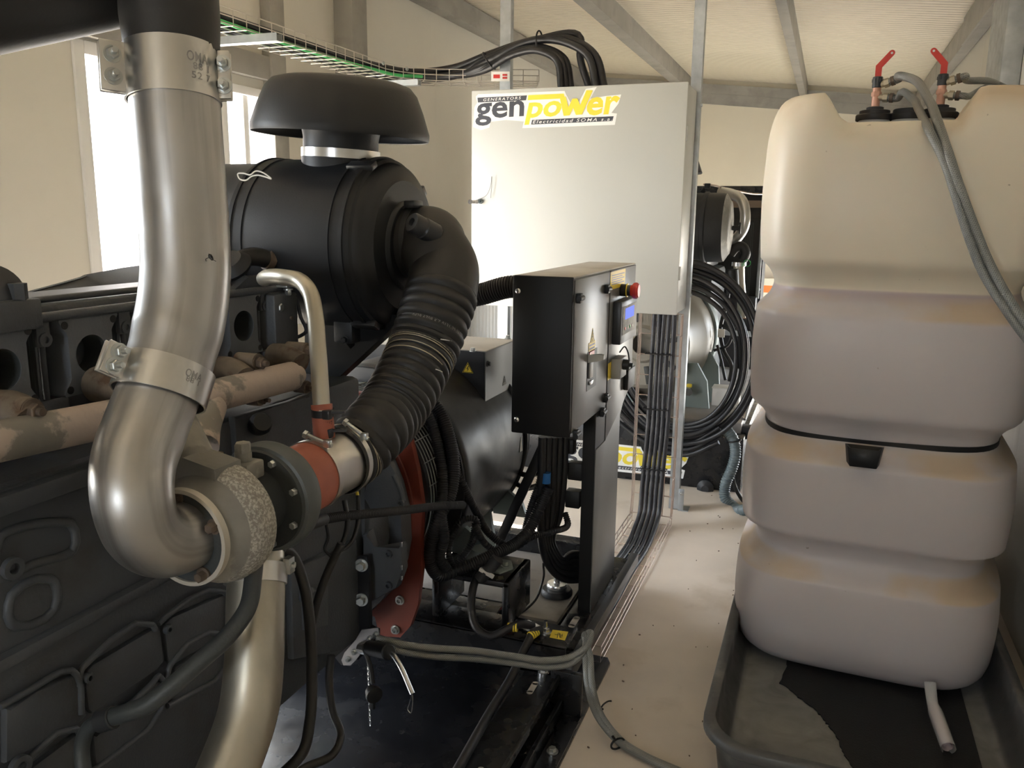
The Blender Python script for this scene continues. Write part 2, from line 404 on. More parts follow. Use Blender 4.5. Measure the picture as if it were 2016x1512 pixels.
# left wall with a doorway, a window and two unseen openings added for light
T = .08
y1, y2 = 2.51, 3.12         # doorway
w1, w2, wz0, wz1 = 3.26, 3.66, .95, 2.03
DZ = 2.015
wl = MB()
for a, b, c, d in ((YF, 0.35, 0, 3), (0.35, .9, 1.2, 3), (.9, 1.55, 1.2, 1.45), (.9, 1.55, 2.05, 3), (1.55, y1, 0, 3), (y1, y2, DZ, 3), (y2, w1, 0, 3), (w1, w2, 0, wz0), (w1, w2, wz1, 3), (w2, YB, 0, 3)):
    wl.bb((XL-T, a, c), (XL, b, min(d, roof(XL)+.02)))
struct('wall_left', wl, 'wall')
wr = MB()
for a, b, c, d in ((YF, 5.8, 0, 3), (5.8, 7.9, 1.25, 3), (7.9, YB, 0, 3)):      # unseen low opening behind the tank, shaped to light back wall and ceiling
    wr.bb((XR, a, c), (XR+T, b, min(d, roof(XR)+.02)))
struct('wall_right', wr, 'wall')
dr_ = MB()
for a, b, c, d in ((5.8, 5.85, 0, 1.25), (7.85, 7.9, 0, 1.25), (5.8, 7.9, 1.2, 1.25)):
    dr_.bb((XR-.012, a, c), (XR+T+.005, b, d), .004)
struct('added_side_opening', dr_, 'frame')  # frame of the added light opening
struct('wall_back', MB().prism([(XL-T, YB, 0), (XR+T, YB, 0), (XR+T, YB, roof(XR)+.02), (XL-T, YB, roof(XL)+.02)], (0, T, 0)), 'wallx')
wf = MB()
for a, b, c, d in ((XL, -1.1, 0, 3), (-1.1, -.4, 0, 1.25), (-1.1, -.4, 1.95, 3), (-.4, XR, 0, 3)):  # unseen opening behind the camera, added as fill for the engine
    wf.bb((a, YF-T, c), (b, YF, d))
portal('rear_fill_daylight', (-.75, YF-.04, 1.6), .7, .7, (0, 1, 0))
struct('wall_front', wf, 'wallx')
struct('ceiling', MB().prism([(XL-.15, YF-.1, roof(XL-.15)), (XR+.15, YF-.1, roof(XR+.15)), (XR+.15, YF-.1, roof(XR+.15)+.08), (XL-.15, YF-.1, roof(XL-.15)+.08)], (0, YB-YF+.2, 0)), 'roofm')
portal('door_daylight', (XL-.04, (y1+y2)/2, DZ/2), y2-y1, DZ, (1, 0, 0))
portal('window_daylight', (XL-.04, (w1+w2)/2, (wz0+wz1)/2), w2-w1, wz1-wz0, (1, 0, 0))
portal('low_fill_daylight', (XL-.04, .95, .6), 1.2, 1.2, (1, 0, 0))
portal('side_fill_daylight', (XR+.04, 6.85, .62), 2.1, 1.25, (-1, 0, 0))
# window frame
def pane_frame(name, y0, y1, z0, z1, t=.045, mull=None):
    f = MB()
    for a, b, c, d in ((y0, y0+t, z0, z1), (y1-t, y1, z0, z1), (y0+t, y1-t, z0, z0+t), (y0+t, y1-t, z1-t, z1)):
        f.bb((XL-.07, a, c), (XL+.012, b, d), .004)
    if mull: f.bb((XL-.06, mull-t*.5, z0+t), (XL-.01, mull+t*.5, z1-t), .004)
    return struct(name, f, 'frame')
win = pane_frame('window_1', w1, w2, wz0, wz1, .04, 3.46)
portal('high_fill_daylight', (XL-.04, 1.225, 1.75), .65, .6, (1, 0, 0))
pane_frame('added_high_window', .9, 1.55, 1.45, 2.05, .03)  # unseen, added to brighten the left side of the tank
pane_frame('added_low_window', .35, 1.55, 0, 1.2, .05, .95)  # unseen, added at floor level to throw light under the engine
df = MB()
for a, b, c, d in ((y1-.05, y1, 0, DZ+.05), (y2, y2+.05, 0, DZ+.05), (y1, y2, DZ, DZ+.05)):
    df.bb((XL-.085, a, c), (XL+.012, b, d), .004)
struct('door_1', df, 'frame')
# pale facade of the next building, seen through the window
struct('wall_outside', MB().bb((-7.2, 4.6, -.12), (-7.0, 11, 4.2)), mat('pink_render', (.72, .66, .64), .8))
# corrugated cladding low on the left wall beyond the cabinet
struct('trim_2', MB().bb((XL, 5.9, .05), (XL+.03, 7.4, .80)), 'corr')
# steel columns on the walls
k = 0
def channel(p0, p1, w, d, n, hint, t=.006):
    """C-section from p0 to p1: web w wide facing n, flanges d deep"""
    p0, p1, n = V(p0), V(p1), V(n); ax = (p1-p0).normalized(); s_ = ax.cross(n)
    a = s_*(w/2)
    pr = [p0-a, p0-a-n*d, p0-a-n*d+s_*t, p0-a+s_*t-n*t, p0+a-s_*t-n*t, p0+a-s_*t-n*d, p0+a-n*d, p0+a]
    return MB().prism(pr, p1-p0)
trim = 3
def tr(mb, m='beam'):
    global trim
    o = struct('trim_%d' % trim, mb, m); trim += 1; return o
for py, wd, dp in ((at(527, 60, X=XL).y, .115, .06), (at(672, 60, X=XL).y, .16, .12)):
    tr(MB().bb((XL+.002, py-wd/2, 0), (XL+dp, py+wd/2, roof(XL)-.1), .004))
tr(MB().bb((XR-.08, 4.32, 0), (XR-.002, 4.75, roof(XR)-.06), .004), 'galv')
# horizontal rail over the doorway, wall to column
tr(MB().bb((XL, YF, DZ+.06), (XL+.045, 3.66, DZ+.17), .003))
# purlins under the roof, running to the back wall
for px0, px1, w, h in ((1198, 1345, .10, .12), (1555, 1583, .06, .12)):
    x = at(px1, 160, Y=8.75).x
    tr(MB().bb((x-w/2, YF, roof(x)-h-.02), (x+w/2, YB-.06, roof(x)+.0), .003))
tr(MB().bb((XL+.003, 2.0, roof(XL)-.16), (XL+.10, YB-.06, roof(XL)-.02), .003))
tr(MB().bb((XR-.07, 0, roof(XR)-.15), (XR-.003, YB-.06, roof(XR)-.005), .003))
tr(MB().bb((XR-.085, 0, roof(XR)-.16), (XR-.07, at(1893, 95, X=XR-.08).y, roof(XR)-.005), .002))
# wall-top beam on the back wall, following the roof
tr(MB().prism([(XL, YB-.05, roof(XL)-.05), (XR, YB-.05, roof(XR)-.05), (XR, YB-.05, roof(XR)-.14), (XL, YB-.05, roof(XL)-.14)], (0, .05, 0)))
tr(MB().prism([(XL, YB-.03, roof(XL)-.14), (XR, YB-.03, roof(XR)-.14), (XR, YB-.03, roof(XR)-.24), (XL, YB-.03, roof(XL)-.24)], (0, .03, 0)))
# ------------------------------------------------------------------ logo sticker
def text_bounds(txt, shear=0.0, spacing=1.0):
    c = bpy.data.curves.new('lettering', 'FONT'); c.body = txt; c.size = 1; c.shear = shear; c.space_character = spacing; c.resolution_u = 3
    o = bpy.data.objects.new('lettering', c); COL.objects.link(o); bpy.context.view_layer.update()
    me = bpy.data.meshes.new_from_object(o.evaluated_get(bpy.context.evaluated_depsgraph_get()))
    bpy.data.objects.remove(o); bpy.data.curves.remove(c)
    xs = [q.co.x for q in me.vertices]; ys = [q.co.y for q in me.vertices]; bpy.data.meshes.remove(me)
    return min(xs), max(xs), min(ys), max(ys)
def logo(parent, W3):
    """sticker with dark and yellow lettering; W3 maps sticker metres (x, z, lift) to the surface"""
    def q(x, y): p = at(880+x/3.6, y/3.6, Y=3.75); return p.x, p.z
    def pt(x, y, l=0): a = q(x, y); return W3(a[0], a[1], l)
    nn = (W3(0, 0, 1)-W3(0, 0, 0)).normalized()
    def poly(mb, pts, l): return mb.prism([pt(x, y, l) for x, y in pts], nn*.0006)
    def txt(mb, s, bl, br, tl, l, bold, shear=.0, sp=1.0):
        a, b, c = pt(*bl, l), pt(*br, l), pt(*tl, l)
        return text_mb(s, a, b-a, c-a, bold=bold, shear=shear, spacing=sp, mb=mb, ext=0.0, fit=text_bounds(s, shear, sp))
    wp = [[(205, 685), (222, 668), (575, 655), (835, 645), (845, 670), (905, 780), (985, 630), (1062, 616), (1015, 700), (1130, 680), (1235, 670), (1215, 735), (1165, 800), (1205, 805), (1190, 885), (535, 908), (545, 860), (420, 850), (310, 862), (300, 905), (240, 922), (185, 900), (190, 850), (195, 760), (215, 728)]]
    m = MB()
    for p in wp: poly(m, p, .0004)
    base = m.obj('logo_sticker', 'wlogo', parent); base['label'] = 'yellow and dark printed logo sticker'
    d = MB()
    poly(d, [(217, 693), (568, 676), (561, 711), (220, 727)], .0012)
    txt(d, 'gen', (206, 890), (538, 870), (211, 738), .0012, .022)
    poly(d, [(604, 850), (1182, 824), (1172, 858), (597, 883)], .0012)
    d.obj('dark_lettering', 'dlogo', base)
    y = MB()
    txt(y, 'po', (556, 880), (794, 866), (572, 733), .0012, .026, .10)
    poly(y, [(577, 675), (828, 664), (838, 698), (573, 710)], .0014)
    poly(y, [(800, 690), (842, 685), (862, 760), (890, 700), (925, 698), (945, 745), (990, 640), (1035, 640), (958, 812), (915, 815), (895, 765), (870, 818), (828, 822)], .0022)
    txt(y, 'er', (994, 814), (1208, 802), (1004, 698), .0012, .028, .08)
    y.obj('yellow_lettering', 'ylogo', base)
    w = MB()
    txt(w, 'GENERATORS', (258, 718), (523, 704), (260, 698), .0022, .008, .1, 1.3)
    txt(w, 'Electricidad SOMA s.a.', (608, 876), (1168, 855), (612, 853), .0022, .006, .15, 1.3)
    w.obj('white_lettering', 'wlogo', base)

# ------------------------------------------------------------------ white switch cabinet
CX0, CX1, CZ0, CZ1, CY = -1.616, -.612, 1.014, 2.012, 3.75
cab = thing('electrical_cabinet', 'large pale grey steel switch cabinet with a yellow logo, hung between two posts', 'electrical cabinet')
MB().bb((CX0+.004, CY+.028, CZ0+.004), (CX1-.004, CY+.27, CZ1-.004), .004).obj('cabinet_body', 'cab', cab)
door = MB().bb((CX0, CY, CZ0), (CX1, CY+.024, CZ1), .005).obj('cabinet_door', 'cab', cab)
logo(door, lambda x, z, l: V((x, CY-l, z)))
lp = at(946, 396, Y=CY)
MB().lathe([(0, 0), (.013, 0), (.013, .006), (.010, .012), (.006, .012), (.006, .018), (0, .018)], lp, (0, -1, 0), 20).obj('lock', 'bluehose', door)
kp = lp+V((0, -.018, 0))
k = MB().box(kp+V((-.016, -.014, -.004)), (.034, .003, .016), Matrix.Rotation(.35, 3, 'Z'), .001)
k.lathe([(.011, -.001), (.011, .001), (0, .001)], kp+V((-.036, -.022, -.004)), (.3, -1, 0), 16)
k.obj('key', 'chrome', door)
MB().tube([kp+V((-.01, -.01, .004)), at(957, 385, Y=CY-.02), at(966, 365, Y=CY-.015), at(968, 347, Y=CY-.012), at(968, 365, Y=CY-.011), at(966, 390, Y=CY-.008)], .0012, 6, 6).obj('key_wire', 'inkgrey', door)
for z in (1.2, 1.8):
    MB().cyl((CX1+.001, CY+.012, z-.03), (CX1+.001, CY+.012, z+.03), .006, seg=12).obj('hinge', 'cab', door)

def post(name, label, x0, x1, y0, y1, foot):
    p = thing(name, label, 'steel post')
    t = .003; H = roof((x0+x1)/2)-.002
    m = MB().prism([(x0, y0, .004), (x1, y0, .004), (x1, y1, .004), (x1-.012, y1, .004), (x1-.012, y1-t, .004), (x1-t, y1-t, .004), (x1-t, y0+t, .004), (x0+t, y0+t, .004), (x0+t, y1-t, .004), (x0+.012, y1-t, .004), (x0+.012, y1, .004), (x0, y1, .004)], (0, 0, H-.004))
    m.obj('strut', 'galv', p)
    if foot:
        f = MB().bb((x1, y0-.01, 0), (x1+.05, y1+.02, .005)).bb((x1, y0-.008, .005), (x1+.026, y0-.003, .115), .001)
        f.obj('foot_bracket', 'galv', p)
        MB().hexbolt((x1+.014, y0-.008, .09), (0, -1, 0), .007, .006).obj('bolt', 'bolt', p)
    for z in (1.08, 1.95):
        MB().hexbolt((x1+.0, y0+.02, z), (1, 0, 0), .007, .006).obj('bolt', 'bolt', p)
    return p
post('steel_post', 'galvanised steel post at the right rear edge of the pale grey cabinet', -.648, -.600, 4.03, 4.075, True)
post('steel_post', 'galvanised steel post rising behind the left part of the pale grey cabinet', -1.585, -1.53, 4.03, 4.07, True)

# ------------------------------------------------------------------ overhead wire tray
TZ = 2.10
def wire_mesh(m, path, w, h, up, pitch, r=.0022, nl=4, ns=2):
    """basket of welded wires along a polyline path; up = side-wire direction"""
    c = resample(path, pitch); n = len(c); L, S = [], []
    for i in range(n):
        t = (c[min(i+1, n-1)]-c[max(i-1, 0)]).normalized(); s = t.cross(V(up)).normalized(); L.append(s)
    for j in range(nl+1):
        m.tube([c[i]+L[i]*(w*(j/nl-.5)) for i in range(n)], r, 6, 0)
    for sd in (-.5, .5):
        for q in range(1, ns+1):
            m.tube([c[i]+L[i]*(w*sd)+V(up)*(h*q/ns) for i in range(n)], r, 6, 0)
    for i in range(n):
        a = L[i]*w*.5; U = V(up)*h
        m.tube([c[i]-a+U, c[i]-a, c[i]+a, c[i]+a+U], r, 6, 0)
    return m
tray_path = [V((-2.15, .9, TZ)), V((-2.15, 3.78, TZ)), V((-2.08, 3.93, TZ)), V((-1.45, 4.22, TZ))]
ct = thing('overhead_cable_tray', 'galvanised wire basket cable tray hanging overhead along the left wall', 'cable tray')
wire_mesh(MB(), spline(tray_path[:2], 30)+spline(tray_path[1:], 8)[1:], .18, .055, (0, 0, 1), .075, .0022, 3).obj('wire_basket', 'wire2', ct)
a, b = at(967, 160, Y=3.97), at(1003, 160, Y=3.985)
tl = MB().prism([a, b, b+V((0, 0, .045)), a+V((0, 0, .045))], (0, .003, 0)).obj('tray_label', 'white', ct); tl['label'] = 'small white label with red print'
r = MB()
for x0, x1, y0, y1, hole in ((.12, .48, .3, .7, 1), (.62, .88, .25, .45, 0), (.62, .88, .55, .75, 0)):
    u, w = b-a, V((0, 0, .045)); e = V((0, -.0006, 0))
    r.prism([a+u*x0+w*y0+e, a+u*x1+w*y0+e, a+u*x1+w*y1+e, a+u*x0+w*y1+e], (0, -.0004, 0))
r.obj('red_print', 'redp', tl)
for py in (3.72, 3.9):
    MB().hexbolt((-2.062 if py < 3.8 else -2.03, py, TZ+.05), (1, -.2, 0), .007, .006).obj('splice_bolt', 'bolt', ct)
def arm(y, x1):
    o = thing('tray_bracket', 'galvanised strut arm carrying the overhead cable tray, ' + ('nearest the exhaust pipe' if y < 3 else 'above the black rain cap'), 'bracket', )
    t = .003
    MB().prism([(XL+.01, y, TZ-.034), (XL+.01, y+.036, TZ-.034), (XL+.01, y+.036, TZ-.006), (XL+.01, y+.033, TZ-.006), (XL+.01, y+.033, TZ-.031), (XL+.01, y+.003, TZ-.031), (XL+.01, y+.003, TZ-.006), (XL+.01, y, TZ-.006)], (x1-XL-.01, 0, 0)).obj('arm', 'galv', o)
    MB().bb((XL, y-.02, TZ-.07), (XL+.01, y+.056, TZ+.03), .002).obj('wall_plate', 'galv', o)
arm(2.74, -1.96); arm(3.86, -1.95)
# cables lying in the tray
def cable(name, label, cat, pts, r, m='cable', group=None, sm=8, seg=10, **k):
    o = MB().tube(pts, r, seg, sm, **k).obj(name, m); return tag(o, label, cat, group)
for i, (dx, r, z) in enumerate(((-.065, .021, .024), (-.02, .022, .025), (-.045, .02, .062))):
    p = [V((-2.15+dx, .95, TZ+z)), V((-2.15+dx, 2, TZ+z)), V((-2.15+dx, 3.3, TZ+z)), V((-2.14+dx, 3.75, TZ+z)), V((-2.03+dx*.4, 4.02-dx, TZ+z)), V((-1.86, 4.06-dx*.5, TZ+z+.015))]
    e = [(1175, 165), (1190, 163), (1160, 163)][i]; mid = [(1040+i*8, 82-i*2), (1115+i*14, 84-i*4)]
    p += [at(965, 118-i*6, Y=4.0+.02*i), at(*mid[0], Y=3.98+.02*i), at(*mid[1], Y=3.95+.02*i), at(e[0]-18, 110, Y=3.93+.02*i), at(*e, Y=3.92+.02*i)-V((0, 0, .02))]
    cable('power_cable', ['thick black power cable from the overhead tray, dropping into the middle of the cabinet top', 'thick black power cable in the overhead tray, outermost where it arches down to the cabinet', 'thick black power cable on top of the overhead tray bundle, arching into the cabinet'][i], 'cable', p, r*.86, group='power cables arching into the cabinet')
for i in range(3):
    p = [V((-2.06, 3.97, TZ+.03)), V((-1.9, 4.06, TZ+.035)), at(955, 138-i*4, Y=4.0), at(1010, 108-i*5, Y=3.96+.025*i), at(1060, 100-i*4, Y=3.93+.025*i), at(1095+i*9, 118, Y=3.92+.025*i), at(1105+i*10, 170, Y=3.92+.025*i)-V((0, 0, .01))]
    cable('power_cable', ['thick black power cable dropping first into the cabinet top, nearest the left', 'thick black power cable second from the left of those dropping into the cabinet top', 'thick black power cable third from the left of those dropping into the cabinet top'][i], 'cable', p, .0165, group='power cables arching into the cabinet')
cable('earth_wire', 'thin green earth wire along the overhead cable tray', 'wire', [V((-2.072, .95, TZ+.012)), V((-2.072, 2, TZ+.012)), V((-2.072, 3.7, TZ+.012)), V((-2.05, 3.83, TZ+.012)), V((-1.97, 3.95, TZ+.02))], .008, 'green')
for n, c, rr in (('nearer the tray end', at(963, 120, Y=4.0), .05), ('at the top of the arch', at(1062, 82, Y=3.97), .05)):
    u = V((-.75, 0, -.6)) if 'nearer' in n else V((-.97, 0, .2))
    u, v = basis((.62, .05, .45) if 'nearer' in n else (1, 0, 0.0))
    tag(MB().tube([c+u*math.cos(t)*rr*.95+v*math.sin(t)*rr*.95 for t in [2*PI*i/16 for i in range(16)]], .004, 6, 2, closed=True).obj('cable_tie', 'ink'), 'black cable tie round the arching power cables, ' + n, 'cable tie', 'ties on the arching cables')

# ------------------------------------------------------------------ wire tray and cables from the cabinet down to the floor
vt = thing('floor_cable_tray', 'wire basket tray dropping from the cabinet and running along the floor', 'cable tray')
wire_mesh(MB(), [V((-.685, 3.80, CZ0)), V((-.685, 3.80, .12)), V((-.685, 3.78, .05))], .19, -.055, (0, 1, 0), .1, .0022).obj('riser_basket', 'wire', vt)
wire_mesh(MB(), [V((-.685, 3.78, .008)), V((-.685, 2.45, .008))], .19, .055, (0, 0, 1), .1, .0022).obj('floor_basket', 'wire', vt)
for i in range(5):
    x = -.735+.0225*i
    p = [V((x+.02, 3.775, CZ0+.02)), V((x+.016+.004*math.sin(i*2), 3.772, .75)), V((x+.012, 3.77, .45)), V((x, 3.765, .2)), V((x, 3.735, .07)), V((x, 3.62, .026)), V((x-.004*(i % 2), 3.1, .024)), V((x, 2.78, .026)), V((x-.012, 2.66, .03)), V((x-.04, 2.57, .05))]
    cable('power_cable', ['dusty black power cable leftmost in the row under the cabinet', 'dusty black power cable second from the left under the cabinet', 'dusty black power cable in the middle of the row under the cabinet', 'dusty black power cable second from the right under the cabinet', 'dusty black power cable rightmost under the cabinet, beside the post'][i], 'cable', p, .0107, 'cable_dusty', 'row of cables under the cabinet')
for i, z in enumerate((.83, .57, .28)):
    tag(MB().tube([V((-.748, 3.757, z)), V((-.625, 3.757, z+.0)), V((-.625, 3.79, z)), V((-.748, 3.79, z))], .003, 6, 0, closed=True).obj('cable_tie', 'ink'), ['topmost', 'middle', 'lowest'][i] + ' cable tie round the row of cables under the cabinet', 'cable tie', 'ties on the cable row')
# ------------------------------------------------------------------ plastic fuel tank in its drip tray
m = mat('translucent_tank_plastic', (.74, .68, .57), .38); nt = m.node_tree; L = nt.links.new; p = P(m)
tc = nd(nt, 'ShaderNodeTexCoord'); sx = nd(nt, 'ShaderNodeSeparateXYZ'); L(tc.outputs['Object'], sx.inputs[0])
def ramp(lo, hi, src):
    r = nd(nt, 'ShaderNodeMapRange'); r.inputs[1].default_value = lo; r.inputs[2].default_value = hi; L(src, r.inputs[0]); return r.outputs[0]
def mixc(fac, a, b):
    x = nd(nt, 'ShaderNodeMix', data_type='RGBA'); L(fac, x.inputs[0])
    for i, q in ((6, a), (7, b)):
        if isinstance(q, tuple): x.inputs[i].default_value = (*q, 1)
        else: L(q, x.inputs[i])
    return x.outputs[2]
def mul(a, b):
    x = nd(nt, 'ShaderNodeMath', operation='MULTIPLY'); L(a, x.inputs[0])
    if isinstance(b, float): x.inputs[1].default_value = b
    else: L(b, x.inputs[1])
    return x.outputs[0]
LEVEL = 1.245     # dyed fuel shows through the plastic up to here
c = mixc(ramp(LEVEL+.004, LEVEL-.004, sx.outputs[2]), (.76, .68, .55), (.575, .53, .535))
band = mul(ramp(LEVEL-.035, LEVEL-.006, sx.outputs[2]), ramp(LEVEL+.006, LEVEL, sx.outputs[2]))
c = mixc(mul(band, .6), c, (.42, .31, .32))
n = nd(nt, 'ShaderNodeTexNoise'); n.inputs['Scale'].default_value = 3.1; n.inputs['Detail'].default_value = 6; L(tc.outputs['Object'], n.inputs['Vector'])
geo = nd(nt, 'ShaderNodeNewGeometry'); sn = nd(nt, 'ShaderNodeSeparateXYZ'); L(geo.outputs['Normal'], sn.inputs[0])
stain = mul(ramp(.43, .56, n.outputs[0]), ramp(.2, .5, sn.outputs[2]))       # sandy dust lying on the ledges
c = mixc(mul(stain, .75), c, (.58, .44, .285))
n2 = nd(nt, 'ShaderNodeTexNoise'); n2.inputs['Scale'].default_value = 34; n2.inputs['Detail'].default_value = 2; L(tc.outputs['Object'], n2.inputs['Vector'])
c = mixc(mul(ramp(.76, .79, n2.outputs[0]), .6), c, (.22, .16, .11))
L(c, p.inputs['Base Color'])
p.inputs['Subsurface Weight'].default_value = .35; p.inputs['Subsurface Radius'].default_value = (.06, .045, .04); p.inputs['Subsurface Scale'].default_value = 1
MT['tank'] = m

TC, TA, TLEN, TWID = V((.207, 3.185, 0)), math.radians(-2.5), 1.27, .778
def tw(x, y, z): return TC + Matrix.Rotation(TA, 3, 'Z') @ V((x, y, 0)) + V((0, 0, z))
def inset(z):
    d = 0.0
    for w, dep, hw in ((.43, .042, .068), (.81, .044, .07), (1.25, .038, .068)):
        t = abs(z-w)/hw
        if t < 1: d = max(d, dep*(1-t*t)**.8)
    for lo, hi in ((.06, .43), (.43, .81), (.81, 1.25), (1.25, 1.76)):       # each tier bellies out a little
        if lo < z <= hi: d -= .015*math.sin(PI*(z-lo)/(hi-lo))
    if z < .13: d += .055*(1-math.sqrt(max(0, 1-((.13-z)/.075)**2))) if z > .055 else .055
    return d
def outline(d, k, N):
    """rounded rectangle with softly bowed sides, angle index k"""
    a, b, r = TWID/2-d, TLEN/2-d, .135
    t = 2*PI*k/N; e = 5.2
    cx, cy = math.cos(t), math.sin(t)
    rr = (abs(cx/a)**e+abs(cy/b)**e)**(-1/e)
    return cx*rr, cy*rr
def top_h(x, y):
    """top of the tank: two long humps with a flat trough between"""
    def ss(a, b, t): t = min(1, max(0, (t-a)/(b-a))); return t*t*(3-2*t)
    l = ss(-.165, -.228, x); r_ = ss(.112, .168, x)
    return 1.712 + .085*max(l, r_)
mb = MB(); N = 160; rings = []
zs = [.05, .056, .065, .08, .1, .13] + [.15+.0125*i for i in range(124)]
zs = [z for z in zs if z <= 1.63]
for z in zs:
    d = inset(z); rings.append([mb.bm.verts.new(tw(*outline(d, k, N), z)) for k in range(N)])
d0 = inset(1.63)
for j in range(1, 30):
    s_ = j/29.0
    sh = min(1, s_/.34); ang = sh*PI/2        # rounded shoulder, then the flat top
    ins = .052*(1-math.cos(ang)) + (max(0, s_-.34)/.66)*.30
    row = []
    for k in range(N):
        x, y = outline(d0, k, N)
        f = 1-ins/(TWID/2) if s_ < 1 else 0.0
        x2, y2 = x*f, y*(1-ins/(TLEN/2))*(1 if s_ < 1 else .0)
        if s_ > .34: y2 = y*(1-.052/(TLEN/2))*(1-(s_-.34)/.66)
        if s_ > .34: x2 = x*(1-.052/(TWID/2))*(1-(s_-.34)/.66)
        zt = top_h(x2, y2); row.append(mb.bm.verts.new(tw(x2, y2, 1.63+(zt-1.63)*math.sin(ang))))
    rings.append(row)
for A, B in zip(rings, rings[1:]):
    for k in range(N): mb.face((A[k], A[(k+1) % N], B[(k+1) % N], B[k]))
mb.face(rings[0][::-1])
tank = thing('fuel_tank', 'tall translucent white plastic fuel tank with bulging tiers, standing in the grey drip tray', 'fuel tank')
mb.obj('tank_shell', 'tank', tank, ang=60)
# strap round the waist, with its buckle
sp = [tw(*outline(inset(.805)-.002, k, N), .805+(.004*math.sin(k*.2))) for k in range(N)]
s_ = MB(); bm = s_.bm; A = [bm.verts.new(q+V((0, 0, -.0085))) for q in sp]; B = [bm.verts.new(q+V((0, 0, .0085))) for q in sp]
for k in range(N): s_.face((A[k], A[(k+1) % N], B[(k+1) % N], B[k]))
bmesh.ops.solidify(bm, geom=bm.faces[:], thickness=.002)
strap = s_.obj('waist_strap', 'dash', tank); strap['label'] = 'dark strap round the waist'
bp = at(1700, 898, Y=2.515); fr = Matrix.Rotation(TA, 3, 'Z')
bk = MB(); u, w = fr @ V((1, 0, 0)), V((0, 0, 1)); f = fr @ V((0, -1, 0))
tp = [bp+u*a+f*b_+w*.027 for a, b_ in ((-.052, -.02), (-.04, .03), (.042, .03), (.052, -.02))]
bt = [bp+u*a+f*b_-w*.027 for a, b_ in ((-.044, -.02), (-.034, .026), (.036, .026), (.044, -.02))]
it = [bp+u*a+f*b_+w*.027 for a, b_ in ((-.046, -.018), (-.036, .025), (.038, .025), (.046, -.018))]
ib = [q-w*.03 for q in it]
vt_ = [[bk.bm.verts.new(q) for q in r_] for r_ in (bt, tp, it, ib)]
for A, B in zip(vt_, vt_[1:]):
    for i in range(4): bk.face((A[i], A[(i+1) % 4], B[(i+1) % 4], B[i]))
bk.face(vt_[0][::-1]); bk.face(vt_[3])
bk.obj('buckle', 'plastic', strap, fixn=False)
# screw caps on top
caps = []
for i, (px, zz) in enumerate(((1721, 0), (1787, 0), (1848, 0))):
    c = at(px, 232, Y=3.02); c.z = 1.712
    c_ = thing('tank_cap', ['black screw cap under the left red-levered valve on the tank', 'low black screw cap between the two valves on the tank', 'black screw cap under the right red-levered valve on the tank'][i], 'cap', 'screw caps on the tank')
    MB().lathe([(.054, 0), (.054, .030), (.046, .046), (0, .046)], c, (0, 0, 1), 40).obj('neck', 'white', c_)
    MB().lathe([(.055, 0), (.056, .002), (.056, .017), (.053, .020), (.045, .020), (.045, .030), (.042, .033), (0, .033)] if i == 1 else
               [(.055, 0), (.056, .002), (.056, .016), (.053, .019), (.046, .019), (.046, .029), (.043, .031), (.026, .031), (.026, .040), (.022, .042), (0, .042)], c+V((0, 0, .046)), (0, 0, 1), 40).obj('lid', 'plastic', c_)
    caps.append(c+V((0, 0, .046+.042)))
def valve(c, side, label):
    t = thing('shutoff_valve', label, 'valve')
    MB().cyl(c, c+V((0, 0, .058)), .0125, seg=20).lathe([(.0125, .0), (.0155, .004), (.0155, .014), (.0125, .018)], c+V((0, 0, .03)), (0, 0, 1), 6).obj('copper_stem', 'copper', t)
    MB().cyl(c+V((0, 0, .058)), c+V((0, 0, .092)), .0155, seg=20, bev=.002).lathe([(.017, 0), (.017, .01), (0, .01)], c+V((0, 0, .075)), (0, 0, 1), 6).obj('valve_body', 'dash', t)
    z = c+V((0, 0, .092)); a, w_ = V((side, 0, 0)), .0095
    P2 = [z+V((-w_, 0, 0)), z+V((w_, 0, 0)), z+V((w_, 0, .030))]
    e0 = z+V((0, 0, .032)); e1 = z+V((side*.034, 0, .070)); d = (e1-e0).normalized(); nrm = V((-d.z, 0, d.x))*(1 if side > 0 else -1)
    side_a = [e0+nrm*w_, e1+nrm*w_*.95] ; side_b = [e1-nrm*w_*.95, e0-nrm*w_]
    cap_ = [e1+nrm*w_*.95*math.cos(q)+d*w_*math.sin(q) for q in [PI*i/8 for i in range(9)]]
    if side > 0: pts = [z+V((-w_, 0, 0)), z+V((-w_, 0, .034))] + cap_ + [z+V((w_, 0, .028)), z+V((w_, 0, 0))]
    else: pts = [z+V((w_, 0, 0)), z+V((w_, 0, .034))] + cap_ + [z+V((-w_, 0, .028)), z+V((-w_, 0, 0))]
    lv = MB().prism(pts, (0, .005, 0)).obj('red_lever', 'redlever', t); lv['label'] = 'red bent lever'
    MB().cyl(e1+V((0, -.0008, 0)), e1+V((0, .006, 0)), .0035, seg=14).obj('lever_hole', 'white', lv)
    fit = []
    for dz in (.030, .064):
        q = c+V((0, 0, dz)); dr = V((.9, -.25, .25 if dz > .05 else -.1)).normalized()
        MB().cyl(q, q+dr*.028, .010, seg=16).lathe([(.0145, 0), (.0145, .014), (0, .014)], q+dr*.022, dr, 6).obj('hose_fitting', 'brass', t)
        MB().ringcyl(q+dr*.042, q+dr*.052, .0148, .011, 20).obj('hose_clip', 'rustbolt', t)
        fit.append((q+dr*.034, dr))
    return fit
f1 = valve(caps[0], 1, 'shut-off valve with a red lever bent to the right, on the left tank cap')
f2 = valve(caps[2], -1, 'shut-off valve with a red lever bent to the left, on the right tank cap')
def hose(name, label, pts, r, m, **k): return tag(MB().tube(pts, r, 14, 10, **k).obj(name, m), label, 'hose', k.get('group'))
